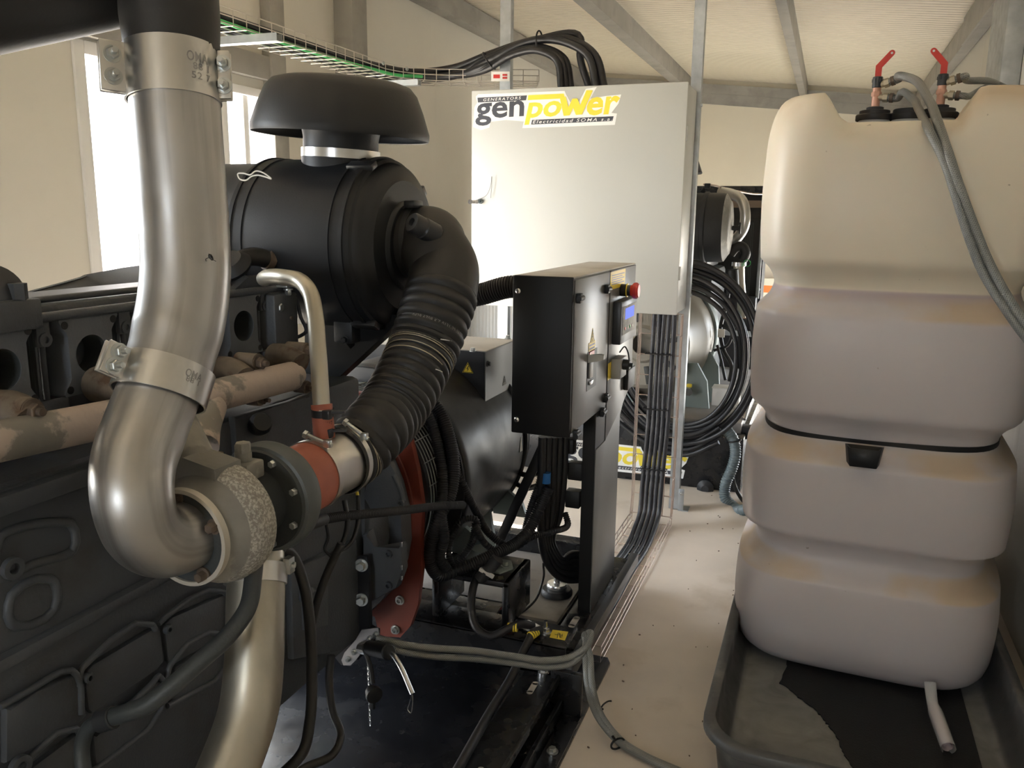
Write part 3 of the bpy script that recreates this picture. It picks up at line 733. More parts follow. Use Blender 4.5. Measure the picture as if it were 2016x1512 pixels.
h1 = [f1[1][0], f1[1][0]+f1[1][1]*.03, at(1768, 150, Y=2.97), at(1795, 155, Y=2.9), at(1826, 192, Y=2.74), at(1846, 240, Y=2.555), at(1866, 300, Y=2.49), at(1890, 372, Y=2.46), at(1915, 440, Y=2.45), at(1948, 520, Y=2.44), at(1990, 596, Y=2.41), at(2040, 665, Y=2.38), at(2120, 730, Y=2.3), V((.685, 2.2, .75)), V((.69, 2.05, .3)), V((.68, 1.6, .014)), V((.6, 1.0, .014))]
h2 = [f1[0][0], f1[0][0]+f1[0][1]*.03, at(1775, 182, Y=2.97), at(1796, 194, Y=2.9), at(1808, 214, Y=2.76), at(1818, 234, Y=2.62), at(1832, 262, Y=2.52), at(1856, 310, Y=2.49), at(1882, 386, Y=2.46), at(1905, 460, Y=2.45), at(1934, 534, Y=2.44), at(1978, 606, Y=2.41), at(2030, 676, Y=2.38), at(2110, 745, Y=2.3), V((.66, 2.18, .75)), V((.665, 2.03, .3)), V((.655, 1.6, .014)), V((.57, 1.0, .014))]
hose('braided_hose', 'grey braided hose arching highest from the left valve down the tank front', h1, .0125, 'braid')
hose('braided_hose', 'grey braided hose from the lower left valve outlet down the tank front', h2, .0115, 'braid')
hose('braided_hose', 'grey hose from the upper outlet of the right valve, running behind the tank hump', [f2[1][0], f2[1][0]+f2[1][1]*.03, at(1900, 156, Y=3.03), at(1945, 160, Y=3.1), at(2010, 190, Y=3.2)], .011, 'braid')
hose('braided_hose', 'grey hose from the lower outlet of the right valve, running behind the tank hump', [f2[0][0], f2[0][0]+f2[0][1]*.03, at(1905, 190, Y=3.03), at(1945, 172, Y=3.1), at(2010, 200, Y=3.2)], .010, 'braid')

# ------------------------------------------------------------------ drip tray
def rrect(x0, x1, y0, y1, r, z, n=10):
    o = []
    for cx, cy, a in ((x1-r, y1-r, 0), (x0+r, y1-r, 90), (x0+r, y0+r, 180), (x1-r, y0+r, 270)):
        for i in range(n+1):
            t = math.radians(a+90*i/n); o.append(V((cx+r*math.cos(t), cy+r*math.sin(t), z)))
    return o
TX0, TX1, TY0, TY1 = -.207, .612, 1.90, 3.95
mb = MB(); lv = []
for dx, z, r in ((.05, .0, .10), (.045, .004, .11), (.032, .10, .12), (.020, .135, .13), (.004, .140, .14), (.0, .146, .14), (.0, .166, .14), (.004, .171, .14), (.026, .171, .12), (.030, .167, .12), (.032, .10, .11), (.062, .055, .10), (.066, .040, .10), (.075, .036, .09)):
    lv.append([mb.bm.verts.new(q) for q in rrect(TX0+dx, TX1-dx, TY0+dx, TY1-dx, r, z)])
for A, B in zip(lv, lv[1:]):
    n = len(A)
    for i in range(n): mb.face((A[i], A[(i+1) % n], B[(i+1) % n], B[i]))
mb.face(lv[0][::-1]); mb.face(lv[-1])
tag(mb.obj('drip_tray', 'traym', ang=50), 'shallow dark grey plastic drip tray under the fuel tank', 'drip tray')
random.seed(3)
def ragged(pts, n, amp):
    o = []
    for a, b in zip(pts, pts[1:]):
        for i in range(n):
            q = a.lerp(b, i/n); o.append(q+V((random.uniform(-amp, amp), random.uniform(-amp, amp), 0)))
    return o+[pts[-1]]
mp_ = ragged([at(1556, 1290, Z=.0365), at(1535, 1345, Z=.0365), at(1600, 1395, Z=.0365), at(1640, 1440, Z=.0365), V((.16, 2.16, .0365)), V((.22, 2.02, .0365))], 12, .004)
mp_ += [V((.45, 1.98, .0365)), V((.49, 2.2, .0365)), V((.49, 2.9, .0365)), V((-.03, 3.0, .0365))]
tag(MB().prism(mp_, (0, 0, .004)).obj('absorbent_mat', 'mat'), 'black fibre mat with a ragged edge, lying in the drip tray', 'mat')
# rolled papers in a clear sleeve
pr_ = thing('rolled_papers', 'rolled papers in a clear plastic sleeve, leaning out from under the tank', 'paper roll')
a, b = at(1838, 1392, Z=.085), at(1866, 1470, Z=.058)
ax = (b-a).normalized(); u, v = basis(ax)
def spiral(r0, r1, turns, p, L_, mb):
    n = 60; A = []; B = []
    for i in range(n):
        t = 2*PI*turns*i/n; r = r0+(r1-r0)*i/n
        q = p+(u*math.cos(t)+v*math.sin(t))*r; A.append(mb.bm.verts.new(q)); B.append(mb.bm.verts.new(q+ax*L_))
    for i in range(n-1): mb.face((A[i], A[i+1], B[i+1], B[i]))
    return mb
spiral(.007, .0165, 2.6, a, (b-a).length, MB()).obj('papers', mat('lilac_paper', (.68, .58, .60), .6), pr_)
MB().tube([a-ax*.04, a+ax*.01, a.lerp(b, .6), b+ax*.006], lambda f, l: .012+.008*min(1, f*3), 20, 6, cap=False).obj('clear_sleeve', 'film', pr_)
MB().tube([a-ax*.055+V((0, 0, .035)), a-ax*.035+V((0, 0, .015)), a-ax*.0, a+ax*.02], lambda f, l: .017-.003*f, 14, 5, cap=False).obj('sleeve_neck', 'film', pr_)
# ------------------------------------------------------------------ lettering wrapped on round things
def wrap_text(txt, c, t, R, ang0, ang1, h, bold=0.0, eps=.0007, mb=None, spacing=1.1):
    """letters of height h round a pipe at c with axis t, from angle ang0 to ang1 (0 faces the viewer's side)"""
    c, t = V(c), V(t).normalized(); e = CAM-c; e = (e-t*e.dot(t)).normalized(); f = t.cross(e)
    if f.dot(RT) < 0 and abs(f.dot(RT)) > .3: f = -f
    m2 = text_mb(txt, (0, 0, 0), (1, 0, 0), (0, 1, 0), bold=bold, ext=0, spacing=spacing)
    bmesh.ops.subdivide_edges(m2.bm, edges=[q for q in m2.bm.edges if q.calc_length() > .03], cuts=2)
    for v_ in m2.bm.verts:
        a = ang0+(ang1-ang0)*v_.co.x
        v_.co = c+t*(h*(v_.co.y-.5))+(e*math.cos(a)+f*math.sin(a))*(R+eps)
    return m2
# ------------------------------------------------------------------ engine
EX = -1.12
eng = thing('diesel_engine', 'big dark grey diesel engine block filling the left foreground', 'engine')
def E(x, y, off=0): return at(x, y, X=EX+off)
b = MB().bb((-1.55, .15, .30), (EX, 1.87, 1.03), .015)
# long ledges cast along the side
for (xa, ya), (xb, yb), w, h in (((-200, 1062), (230, 900), .030, .030), ((-200, 1010), (205, 925), .012, .012), ((-200, 1345), (470, 1090), .018, .02)):
    p, q = E(xa, ya), E(xb, yb); q.z = p.z = (p.z+q.z)/2; b.beam(p, q, w*2, h, bev=.004)
blk = b.obj('engine_block', 'engine', eng)
def pan(pts, off0, d, bev=.006): return MB().prism([E(x, y, off0) for x, y in pts], (d, 0, 0), bev)
pl = [[(0, 1392), (60, 1358), (141, 1320), (152, 1330), (160, 1405), (150, 1418), (0, 1500)],
      [(157, 1350), (160, 1318), (172, 1305), (300, 1230), (306, 1240), (312, 1300), (300, 1316), (172, 1402), (163, 1395)],
      [(312, 1228), (330, 1212), (440, 1165), (447, 1172), (447, 1240), (330, 1305), (322, 1300)],
      [(0, 1545), (150, 1435), (158, 1445), (162, 1530), (0, 1640)],
      [(172, 1445), (300, 1345), (312, 1330), (318, 1395), (180, 1520)],
      [(325, 1345), (335, 1310), (440, 1250), (446, 1310), (330, 1390)]]
for p in pl:
    sp_ = pan(p, -.002, .014, .006).obj('side_plate', 'engine', eng)
    MB().tube([E(x, y, .013) for x, y in p[:5]], .0055, 10, 3).obj('plate_rim', 'engine', sp_)
for p in ([(0, 1055), (40, 1038), (120, 1028), (138, 1030), (142, 1085), (130, 1092), (60, 1112), (0, 1140)],
          [(22, 1172), (98, 1140), (106, 1146), (106, 1200), (30, 1232), (22, 1228)]):
    MB().tube([E(x, y, .002) for x, y in p], .0075, 10, 3, closed=True).obj('cast_rim', 'engine', eng)
def lug(px, py, r, off=.016):
    c = E(px, py, off-.004)
    MB().ringcyl(c, c+V((.010, 0, 0)), r, r*.5, 24).obj('lug_ring', 'engine', eng)
lug(20, 1118, .017); lug(327, 1238, .009); lug(170, 1333, .009); lug(35, 1508, .018); lug(605, 1290, .010)
# skirt and rear of the block under the turbo
pan([(560, 1120), (640, 1085), (690, 1060), (700, 1250), (655, 1280), (565, 1296)], -.002, .02, .006).obj('side_plate', 'engine', eng)
pan([(590, 1165), (640, 1150), (640, 1230), (592, 1240)], .014, .012, .006).obj('cast_pad', 'engine', eng)
pan([(450, 820), (560, 790), (600, 775), (606, 850), (600, 900), (460, 960)], -.002, .016, .006).obj('cast_pad', 'engine', eng)
MB().lathe([(0, 0), (.02, 0), (.02, .02), (.012, .03), (0, .03)], E(598, 1170, .02), (1, 0, 0), 24).obj('side_plug', 'engine', eng)
# heads with their intake flanges
HX = -1.2
random.seed(11)
for i, y in enumerate((.925, 1.099, 1.30, 1.513)):
    hd = MB().bb((-1.52, y-.074, 1.05), (HX-.055, y+.078, 1.262), .008)
    hd.bb((HX-.06, y+.078, 1.10), (HX-.02, y+.084, 1.255), .002)
    h = hd.obj('cylinder_head', 'engine', eng)
    c = V((HX-.055, y, 1.200))
    def rf(t):
        # upright plate with four ears and nipped sides (angle 0 points up)
        q = abs(math.sin(t)); w_ = abs(math.cos(t)); al_ = math.degrees(math.atan2(q, w_))      # 0 up, 90 sideways
        top = .0665/max(w_, .01); side = .047/max(q, .01)
        k_ = min(1, max(0, (al_-44)/7)); k_ = k_*k_*(3-2*k_)
        return min(.0905, top)*(1-k_) + min(.0905, side)*k_
    MB().plate(c, (1, 0, 0), (0, 0, 1), rf, .034, .055, 160).obj('intake_flange', 'engine_lit', h)
    MB().lathe([(.034, 0), (.034, -.06), (.02, -.07), (0, -.07)], c+V((.053, 0, 0)), (1, 0, 0), 40).obj('intake_port', 'comp', h)
    for sy in (-1, 1):
        for sz in (-1, 1):
            q = c+V((.0552, sy*.052, sz*.056)); MB().cyl(q, q+V((.0006, 0, 0)), .0068, seg=16).obj('bolt_hole', 'ink', h)
    # lug plates and ribs between the heads
    lp = V((HX-.02, y+.088, 1.238)); MB().bb(lp+V((0, -.014, -.014)), lp+V((.012, .014, .03)), .004).ringcyl(lp+V((.012, 0, -.002)), lp+V((.016, 0, -.002)), .012, .006, 20).obj('lug_plate', 'engine', h)
    lp = V((HX-.012, y+.09, 1.118)); MB().bb(lp+V((0, -.026, -.018)), lp+V((.016, .026, .016)), .004).cyl(lp+V((.016, .012, 0)), lp+V((.0166, .012, 0)), .006, seg=14).obj('lug_plate', 'engine', h)
    MB().cyl((HX-.03, y+.083, 1.09), (HX-.03, y+.083, 1.25), .006, seg=12).cyl((HX-.03, y+.10, 1.13), (HX-.03, y+.10, 1.25), .005, seg=12).obj('head_rib', 'engine', h)
# rails and covers over the heads
MB().tube([V((HX-.0, .3, 1.274)), V((HX, 1.0, 1.274)), V((HX, 1.66, 1.274))], .0085, 14, 6).obj('fuel_rail', 'engine', eng)
MB().bb((-1.46, .3, 1.255), (HX-.035, 1.68, 1.290), .010).obj('valve_cover', 'engine', eng)
MB().tube([V((HX-.055, .3, 1.297)), V((HX-.055, 1.0, 1.297)), V((HX-.055, 1.66, 1.297))], .006, 10, 6).obj('fuel_line', 'engine', eng)
hp = [(-60, 612), (10, 588), (60, 572), (120, 556), (158, 545), (166, 541), (240, 527), (300, 519), (370, 508), (450, 497), (510, 505), (525, 545), (450, 565), (300, 585), (130, 590), (20, 604)]
MB().prism([at(x, y, X=-1.62) for x, y in hp], (.27, 0, -.075), .012, 3).obj('dark_hood', 'plastic', eng)
MB().prism([at(x, y, X=-1.622) for x, y in ((10, 588), (60, 572), (120, 556), (158, 545), (166, 541), (160, 548), (110, 566), (60, 583))], (.012, 0, 0), .003).obj('hood_edge', 'comp', eng)
c = at(-28, 590, X=-1.24); MB().lathe([(0, -.03), (.05, -.03), (.056, 0), (.05, .03), (.02, .038), (0, .04)], c, (.7, -.1, .2), 30).obj('filler_cap', 'dash', eng)
c = at(18, 622, X=-1.2); MB().box(c, (.03, .10, .05), None, .006).cyl(c+V((0, .02, .02)), c+V((0, .02, .05)), .014, seg=6).obj('end_bracket', 'engine', eng)
# pipe stubs, bolts and small parts at the rear of the heads
for px, py, r in ((563, 306, 0),):
    pass
q = at(543, 605, X=HX+.005); MB().hexbolt(q, (1, 0, 0), .010, .014).ringcyl(q-V((.004, 0, 0)), q+V((.002, 0, 0)), .017, .008).obj('bolt', 'bolt', eng)
q = at(562, 625, X=HX+.005); MB().cyl(q-V((.03, 0, 0)), q, .016, seg=16).hexbolt(q, (1, 0, 0), .009, .010, True, .006).obj('bolt', 'rustbolt', eng)
MB().tube([at(540, 583, X=HX), at(565, 577, X=HX), at(580, 585, X=HX), at(592, 625, X=HX+.01), at(601, 655, X=HX+.01), at(592, 661, X=HX), at(555, 662, X=HX)], .0045, 10, 5).obj('leak_off_pipe', 'engine', eng)
MB().bb((-1.5, 1.60, 1.09), (HX+.02, 1.69, 1.262), .006).obj('head_end_housing', 'engine', eng)
q = at(567, 568, X=HX+.02); MB().hexbolt(q, (0, 0, -1), .008, .012).box(q+V((0, 0, .006)), (.03, .05, .005), None, .001).obj('pipe_clip', 'bolt', eng)
MB().tube([at(455, 520, X=-1.3), at(500, 505, X=-1.28), at(530, 512, X=-1.26), at(548, 520, X=-1.25)], .022, 16, 6).obj('vent_hose', 'rubber', eng)
MB().ringcyl(at(524, 510, X=-1.262), at(534, 513, X=-1.257), .026, .02, 24).obj('hose_clip', 'rustbolt', eng)
MB().tube([at(540, 515, X=-1.255), at(562, 522, X=-1.24), at(576, 530, X=-1.23), at(560, 538, X=-1.26)], .016, 14, 6).obj('brass_elbow', 'zinc', eng)
MB().lathe([(0, 0), (.04, 0), (.045, .01), (.03, .03), (0, .032)], at(462, 530, X=-1.26), (0, -.6, .7), 24).obj('oil_cap', 'plastic', eng)
MB().prism([at(x, y, X=-1.22) for x, y in ((440, 590), (490, 545), (525, 555), (520, 585))], (-.05, 0, 0), .006).obj('rear_cover', 'engine', eng)

# exhaust manifold
mf = thing('exhaust_manifold', 'flaking pinkish primer exhaust manifold along the engine side', 'exhaust manifold')
mp_ = [V((-1.1, .2, 1.14)), at(-260, 925, X=-1.1), at(0, 868, X=-1.1), at(150, 838, X=-1.1), at(300, 806, X=-1.1), at(450, 772, X=-1.1), at(560, 744, X=-1.1), at(588, 737, X=-1.1)]
MB().tube(mp_, lambda f, l: .0295+.003*f - (.012 if f > .985 else 0), 24, 8).obj('manifold_pipe', 'manifold', mf)
for fpx, fpy, bpx, bpy_ in ((60, 820, 62, 808), (250, 765, 250, 757), (480, 735, 508, 714), (590, 705, 604, 691)):
    a = at(fpx, fpy+14, X=-1.108); bq = a+V((-.075, .01, .012))
    MB().tube([a, a.lerp(bq, .5)+V((0, 0, .008)), bq], lambda f, l: .030+.002*f, 18, 6).obj('port_branch', 'rustcast', mf)
    q = at(bpx, bpy_, X=-1.105); MB().cyl(q-V((.05, 0, 0)), q, .0195, seg=20).obj('bolt_boss', 'rustcast', mf)
    MB().hexbolt(q, (1, -.1, 0), .0125, .013, True, .010).obj('manifold_bolt', 'rustbolt', mf)
for px, py in ((604, 762), (512, 786)):
    q = at(px, py, X=-1.11); MB().cyl(q-V((.03, 0, 0)), q, .015, seg=20).hexbolt(q, (1, -.1, 0), .0095, .011, True, .012).obj('manifold_bolt', 'rustbolt', mf)
# flange and riser down to the turbine
MB().prism([at(x, y, X=-1.03) for x, y in ((372, 872), (376, 852), (420, 846), (428, 862), (424, 880), (374, 902))], (-.05, 0, 0), .004).obj('riser_flange', 'manifold', mf)
MB().tube([at(415, 800, X=-1.09), at(402, 840, X=-1.06), at(398, 880, X=-1.03)], .03, 20, 6).obj('riser', 'manifold', mf)
MB().hexbolt(at(424, 892, X=-1.02), (0, 0, -1), .010, .014).obj('manifold_bolt', 'rustbolt', mf)

# ------------------------------------------------------------------ turbocharger
TXc, TZc = -.88, .962
def A(y, dx=0, dz=0): return V((TXc+dx, y, TZc+dz))
tb = thing('turbocharger', 'turbocharger with a mottled pale cast iron turbine housing and black compressor side', 'turbocharger')
YA = (0, 1, 0)
MB().lathe([(.05, .0), (.0705, 0), (.0705, .010), (.05, .010)], A(.947), YA, 48, closed=True).obj('outlet_flange', 'comp', tb)
MB().lathe([(.0705, 0), (.0770, .0), (.0770, .012), (.0705, .012)], A(.943), YA, 64, closed=True).obj('machined_rim', 'rim', tb)
MB().lathe([(.05, .0), (.073, 0), (.079, .014), (.088, .030), (.090, .040), (.04, .046)], A(.957), YA, 64).obj('turbine_neck', 'castsm', tb)
MB().lathe([(.05, 0), (.086, .002), (.0955, .016), (.0995, .032), (.098, .044), (.0995, .048), (.096, .060), (.083, .072), (.05, .076)], A(.983), YA, 64).obj('turbine_housing', 'cast', tb)
f = MB().prism([A(.985, a, c) for a, c in ((-.062, .055), (.03, .07), (.03, .100), (-.03, .112), (-.072, .095))], (0, .065, 0), .006)
f.obj('inlet_foot', 'castsm', tb)
MB().tube([A(1.02, -.03, .075), A(1.05, -.08, .11), A(1.09, -.14, .14)], .034, 18, 5).obj('inlet_neck', 'castsm', tb)
for a in (25, 100, 200, 300):
    t = math.radians(a); q = A(.947, .0635*math.cos(t), .0635*math.sin(t)); MB().hexbolt(q, (0, -1, 0), .0085, .012).obj('flange_bolt', 'rustbolt', tb)
MB().lathe([(0, 0), (.062, 0), (.056, .02), (.052, .05), (.06, .085), (0, .085)], A(1.055), YA, 40).obj('bearing_housing', 'comp', tb)
q = A(1.09, 0.0, .055); MB().box(q+V((0, 0, .012)), (.05, .045, .03), None, .004).obj('oil_flange', 'castsm', tb)
MB().cyl(q+V((0, 0, .026)), q+V((0, 0, .042)), .014, seg=18).lathe([(.014, 0), (.014, .013), (.012, .016), (0, .016)], q+V((0, 0, .042)), (0, 0, 1), 6).obj('oil_banjo_bolt', 'castsm', tb)
MB().lathe([(.05, 0), (.087, .0), (.089, .006), (.089, .020), (.03, .022)], A(1.125), YA, 56).obj('compressor_backplate', 'comp', tb)
for a in range(20, 380, 45):
    t = math.radians(a); q = A(1.125, .078*math.cos(t), .078*math.sin(t)); MB().hexbolt(q, (0, -1, 0), .0065, .009, False).obj('backplate_bolt', 'bolt' if a % 90 else 'dash', tb)
MB().lathe([(.080, .0), (.087, -.007), (.094, -.004), (.098, .010), (.0965, .028), (.089, .042), (.078, .048), (.069, .052), (.060, .062), (.05, .062)], A(1.138), YA, 64).obj('compressor_housing', 'darkring', tb)
MB().tube([A(1.165, -.03, -.05), A(1.18, -.03, -.09), D(508, 1082, 1.5)], .042, 24, 5).obj('compressor_outlet', 'comp', tb)
rh = thing('silicone_hose', 'short brick red silicone hose on the turbocharger inlet', 'hose')
MB().lathe([(.056, 0), (.064, .0), (.0652, .006), (.0652, .090), (.064, .096), (.056, .096)], A(1.196), YA, 56, closed=True).obj('hose_sleeve', 'silicone', rh)
ad = thing('intake_adaptor', 'bright zinc intake pipe between the red hose and the black ribbed hose', 'pipe')
MB().lathe([(.055, 0), (.0618, 0), (.0618, .110), (.055, .110)], A(1.28), YA, 56, closed=True).obj('adaptor_pipe', 'stainless', ad)
q = A(1.333, .005, .058); MB().cyl(q, q+V((0, 0, .05)), .0095, seg=18).obj('breather_spigot', 'stainless', ad)
def tclamp(name, y, r, w, ang, par, m='stainless'):
    t = math.radians(ang); rd = V((math.cos(t), 0, math.sin(t))); tg = V((-math.sin(t), 0, math.cos(t)))
    o = MB().lathe([(r, 0), (r+.0018, 0), (r+.0018, w), (r, w)], A(y), YA, 64, closed=True).obj(name, m, par)
    c = A(y+w/2)+rd*(r+.008)
    MB().cyl(c-tg*.03, c+tg*.025, .0042, seg=12).hexbolt(c+tg*.024, tg, .0085, .008, False).box(c-tg*.02, (.014, w*.8, .014), None, .002).obj('clamp_bolt', 'bolt', o)
tclamp('band_clamp', 1.274, .0655, .014, 75, ad); tclamp('band_clamp', 1.378, .0685, .014, 60, ad)

# ------------------------------------------------------------------ exhaust pipe
ep = thing('exhaust_pipe', 'stained bare steel exhaust pipe curving up from the turbocharger, clamped twice', 'exhaust pipe')
lowp = [A(.965, 0, .003), A(.945, 0, .003)] + [V((-.88-.006*t, .932-.072*math.sin(PI/2*t), TZc+.079-.075*math.cos(PI/2*t))) for t in (0, .25, .5, .75, 1)] + [D(263, 915, 1.19), D(286, 845, 1.22), D(322, 752, 1.25), D(333, 722, 1.26)]
MB().tube(lowp, lambda f, l: .0535+.0055*min(1, max(0, (f-.35)/.3)), 40, 8, cap=False).obj('lower_elbow', 'steel', ep)
uppc = [D(322, 752, 1.25), D(338, 700, 1.262), D(357, 620, 1.278), D(366, 540, 1.285), D(364, 460, 1.285), D(357, 360, 1.28), D(349, 260, 1.275), D(341, 150, 1.27), D(335, 60, 1.27)]
MB().tube(uppc, lambda f, l: .0632+.0028*min(1, max(0, (f-.09)/.06)) if f > .05 else .0628, 48, 12, cap=False).obj('upper_pipe', 'steel', ep)
def pclamp(c, ax, r, h, tabs, txt, tang, th):
    c, ax = V(c), V(ax).normalized(); e = (CAM-c); e = (e-ax*e.dot(ax)).normalized(); s_ = ax.cross(e)
    if s_.dot(RT) < 0: s_ = -s_
    m_ = MB().lathe([(r, -h/2), (r+.003, -h/2), (r+.003, h/2), (r, h/2)], c, ax, 64, closed=True)
    o = m_.obj('pipe_clamp', 'stainless', ep); o['label'] = 'stamped bright steel band clamp'
    for sd, a, ln, bolts in tabs:
        d = (s_*sd*math.cos(a)+e*math.sin(a)).normalized(); n = ax.cross(d); n = n if n.dot(e) > 0 else -n
        R = Matrix((d, n, ax)).transposed()
        for k in (-.006, .006):
            MB().box(c+d*(r+ln/2-.004)+n*k, (ln+.012, .0045, h*.92), R, .006).obj('clamp_tab', 'stainless', o)
        for bz in bolts:
            q = c+d*(r+ln*.55)+ax*bz*h+n*.008
            MB().hexbolt(q, n, .0088, .008, True, .012).obj('clamp_bolt', 'bolt', o)
    mbt = None
    for i, (tx, a0, a1) in enumerate(txt):
        wrap_text(tx, c+ax*(h*(.14-i*.17)), ax, r+.003, a0, a1, th*(.8 if i else 1.15), .01).obj('stamped_text', 'inkgrey', o)
pclamp(D(340, 150, 1.27), D(338, 60, 1.27)-D(349, 260, 1.275), .0665, .080, ((-1, .25, .034, (-.2, .2)), (1, .25, .018, (-.22, .2))), (('OMA', .30, .78), ('88 1', .42, .80), ('52 7', .38, .84)), 0, .013)
pclamp(D(322, 752, 1.25), D(338, 700, 1.262)-D(308, 790, 1.237), .0665, .052, ((-1, .55, .034, (-.2, .22)),), (('OMA', .35, .75), ('88 1', .40, .72)), 0, .010)
ts = thing('rubber_sleeve', 'black rubber sleeve on top of the exhaust pipe, above the upper clamp', 'sleeve')
MB().tube([D(341, 120, 1.27), D(337, 60, 1.27), D(333, 0, 1.27), D(330, -80, 1.27), D(326, -200, 1.27)], lambda f, l: .0675+.005*min(1, f*4), 40, 8).obj('sleeve', 'rubber', ts)
dk = thing('insulated_duct', 'fat dark insulated duct crossing the top left corner overhead', 'duct')
MB().cyl(D(262, -92, 1.32)+(D(-420, 16, 1.02)-D(262, -92, 1.32))*2.4, D(262, -92, 1.32), .100, seg=56, bev=.01).obj('duct', 'rubber', dk)
# a fly sitting on the pipe
fq = D(415, 506, 1.222); fl = MB().lathe([(0, -.006), (.0028, -.003), (.003, .001), (.0018, .005), (0, .006)], fq, (.5, 0, -.7), 10)
for s_ in (-1, 1): fl.tube([fq, fq+V((s_*.006, -.004, -.003)), fq+V((s_*.009, 0, -.006))], .0005, 5, 3)
tag(fl.obj('fly', 'ink'), 'small black fly resting on the upper exhaust pipe', 'fly')

# ------------------------------------------------------------------ charge air pipe, oil pipes and hoses low on the engine
cp = thing('charge_air_pipe', 'bent zinc-coloured charge air pipe running down below the turbocharger', 'pipe')
MB().tube([D(508, 1078, 1.5), D(503, 1180, 1.47), D(501, 1290, 1.44), D(489, 1400, 1.41), D(455, 1500, 1.37), D(405, 1610, 1.32), D(330, 1720, 1.25), D(200, 1800, 1.2)], lambda f, l: .0455+.0045*min(1, f*12), 40, 8).obj('bent_pipe', 'zinc', cp)
q = D(505, 1112, 1.49); w_ = D(503, 1150, 1.478)
MB().cyl(q, w_, .0545, seg=40).obj('hose_clamp', 'stainless', cp)
MB().box(q+RT*.058+UP*.0, (.014, .018, .03), None, .002).hexbolt(q+RT*.062, RT, .006, .006).obj('clamp_bolt', 'bolt', cp)
def pipe(name, label, cat, pts, r, m, group=None, seg=14, **k): return tag(MB().tube(pts, r, seg, 8, **k).obj(name, m), label, cat, group)
op = thing('oil_return_pipe', 'black painted oil pipe slanting down the engine side under the turbocharger', 'pipe')
MB().tube([D(503, 1085, 1.40), D(498, 1140, 1.385), D(488, 1195, 1.36), D(452, 1248, 1.335), D(390, 1305, 1.31), D(330, 1358, 1.29), D(290, 1388, 1.285), D(250, 1403, 1.29), D(215, 1413, 1.30)], .0145, 20, 8).obj('pipe', 'comp', op)
MB().cyl(D(226, 1411, 1.297), D(196, 1420, 1.305), .0185, seg=20, bev=.002).obj('union_nut', 'dash', op)
MB().tube([D(205, 1418, 1.303), D(176, 1432, 1.31), D(163, 1460, 1.315), D(166, 1530, 1.31), D(175, 1600, 1.3)], .012, 16, 8).obj('drain_pipe', 'comp', op)
pipe('rubber_hose', 'thick black hose hanging beside the zinc charge air pipe', 'hose', [D(545, 1075, 1.55), D(572, 1090, 1.58), D(598, 1150, 1.6), D(610, 1230, 1.6), D(614, 1330, 1.6), D(610, 1420, 1.58), D(596, 1480, 1.56), D(560, 1520, 1.54), D(500, 1560, 1.52)], .0105, 'rubber')
pipe('rubber_hose', 'short black drain hose bending across the oily floor sheet', 'hose', [D(652, 1290, 1.78), D(648, 1335, 1.78), D(655, 1400, 1.78), D(671, 1448, 1.76), D(655, 1485, 1.72), D(600, 1512, 1.68), D(560, 1540, 1.64)], .0085, 'rubber')
pipe('rubber_hose', 'black hose slanting down from the cable bunch behind the compressor', 'hose', [D(672, 1070, 1.68), D(655, 1105, 1.68), D(636, 1150, 1.68), D(622, 1195, 1.68), D(612, 1245, 1.69)], .0085, 'rubber')
for i, (p, r, c_, l) in enumerate((
    ([D(678, 985, 1.74), D(684, 1030, 1.73), D(676, 1065, 1.72), D(655, 1092, 1.7)], .0055, 'cable', 'black wire hanging under the intake adaptor, looping to the right'),
    ([D(705, 975, 1.78), D(704, 1030, 1.77), D(690, 1070, 1.74), D(652, 1094, 1.7)], .0045, 'cable', 'thinner black wire hanging furthest right under the intake adaptor'),
    ([D(642, 1030, 1.7), D(646, 1060, 1.7), D(640, 1082, 1.7), D(652, 1096, 1.7)], .0035, 'cable', 'thin wire hanging left in the bunch under the intake adaptor'),
    ([D(697, 952, 1.78), D(703, 970, 1.78), D(706, 992, 1.78)], .0035, 'yellow', 'yellow wire under the intake adaptor'))):
    pipe('engine_wire', l, 'wire', p, r, c_, None, 10)
pipe('corrugated_conduit', 'thin corrugated black conduit running level from the compressor to the alternator', 'conduit', [D(608, 1030, 1.62), D(650, 1020, 1.68), D(720, 1012, 1.8), D(800, 1004, 1.95), D(870, 996, 2.08), D(912, 994, 2.15)], .0092, 'loom', None, 14, rib=(.006, .0012))
tag(MB().cyl(D(585, 1042, 1.58), D(640, 1021, 1.665), .0125, seg=16, bev=.002).obj('conduit_sleeve', 'dash'), 'black sleeve where the thin conduit leaves the compressor', 'sleeve')
q = at(508, 838, X=-1.08); tag(MB().lathe([(0, 0), (.022, 0), (.024, .02), (.018, .035), (0, .037)], q, (.7, -.5, .4), 20).cyl(q-V((.03, -.03, .02)), q, .012, seg=14).obj('sensor', 'plastic'), 'black sensor plug on the block behind the turbocharger', 'sensor')
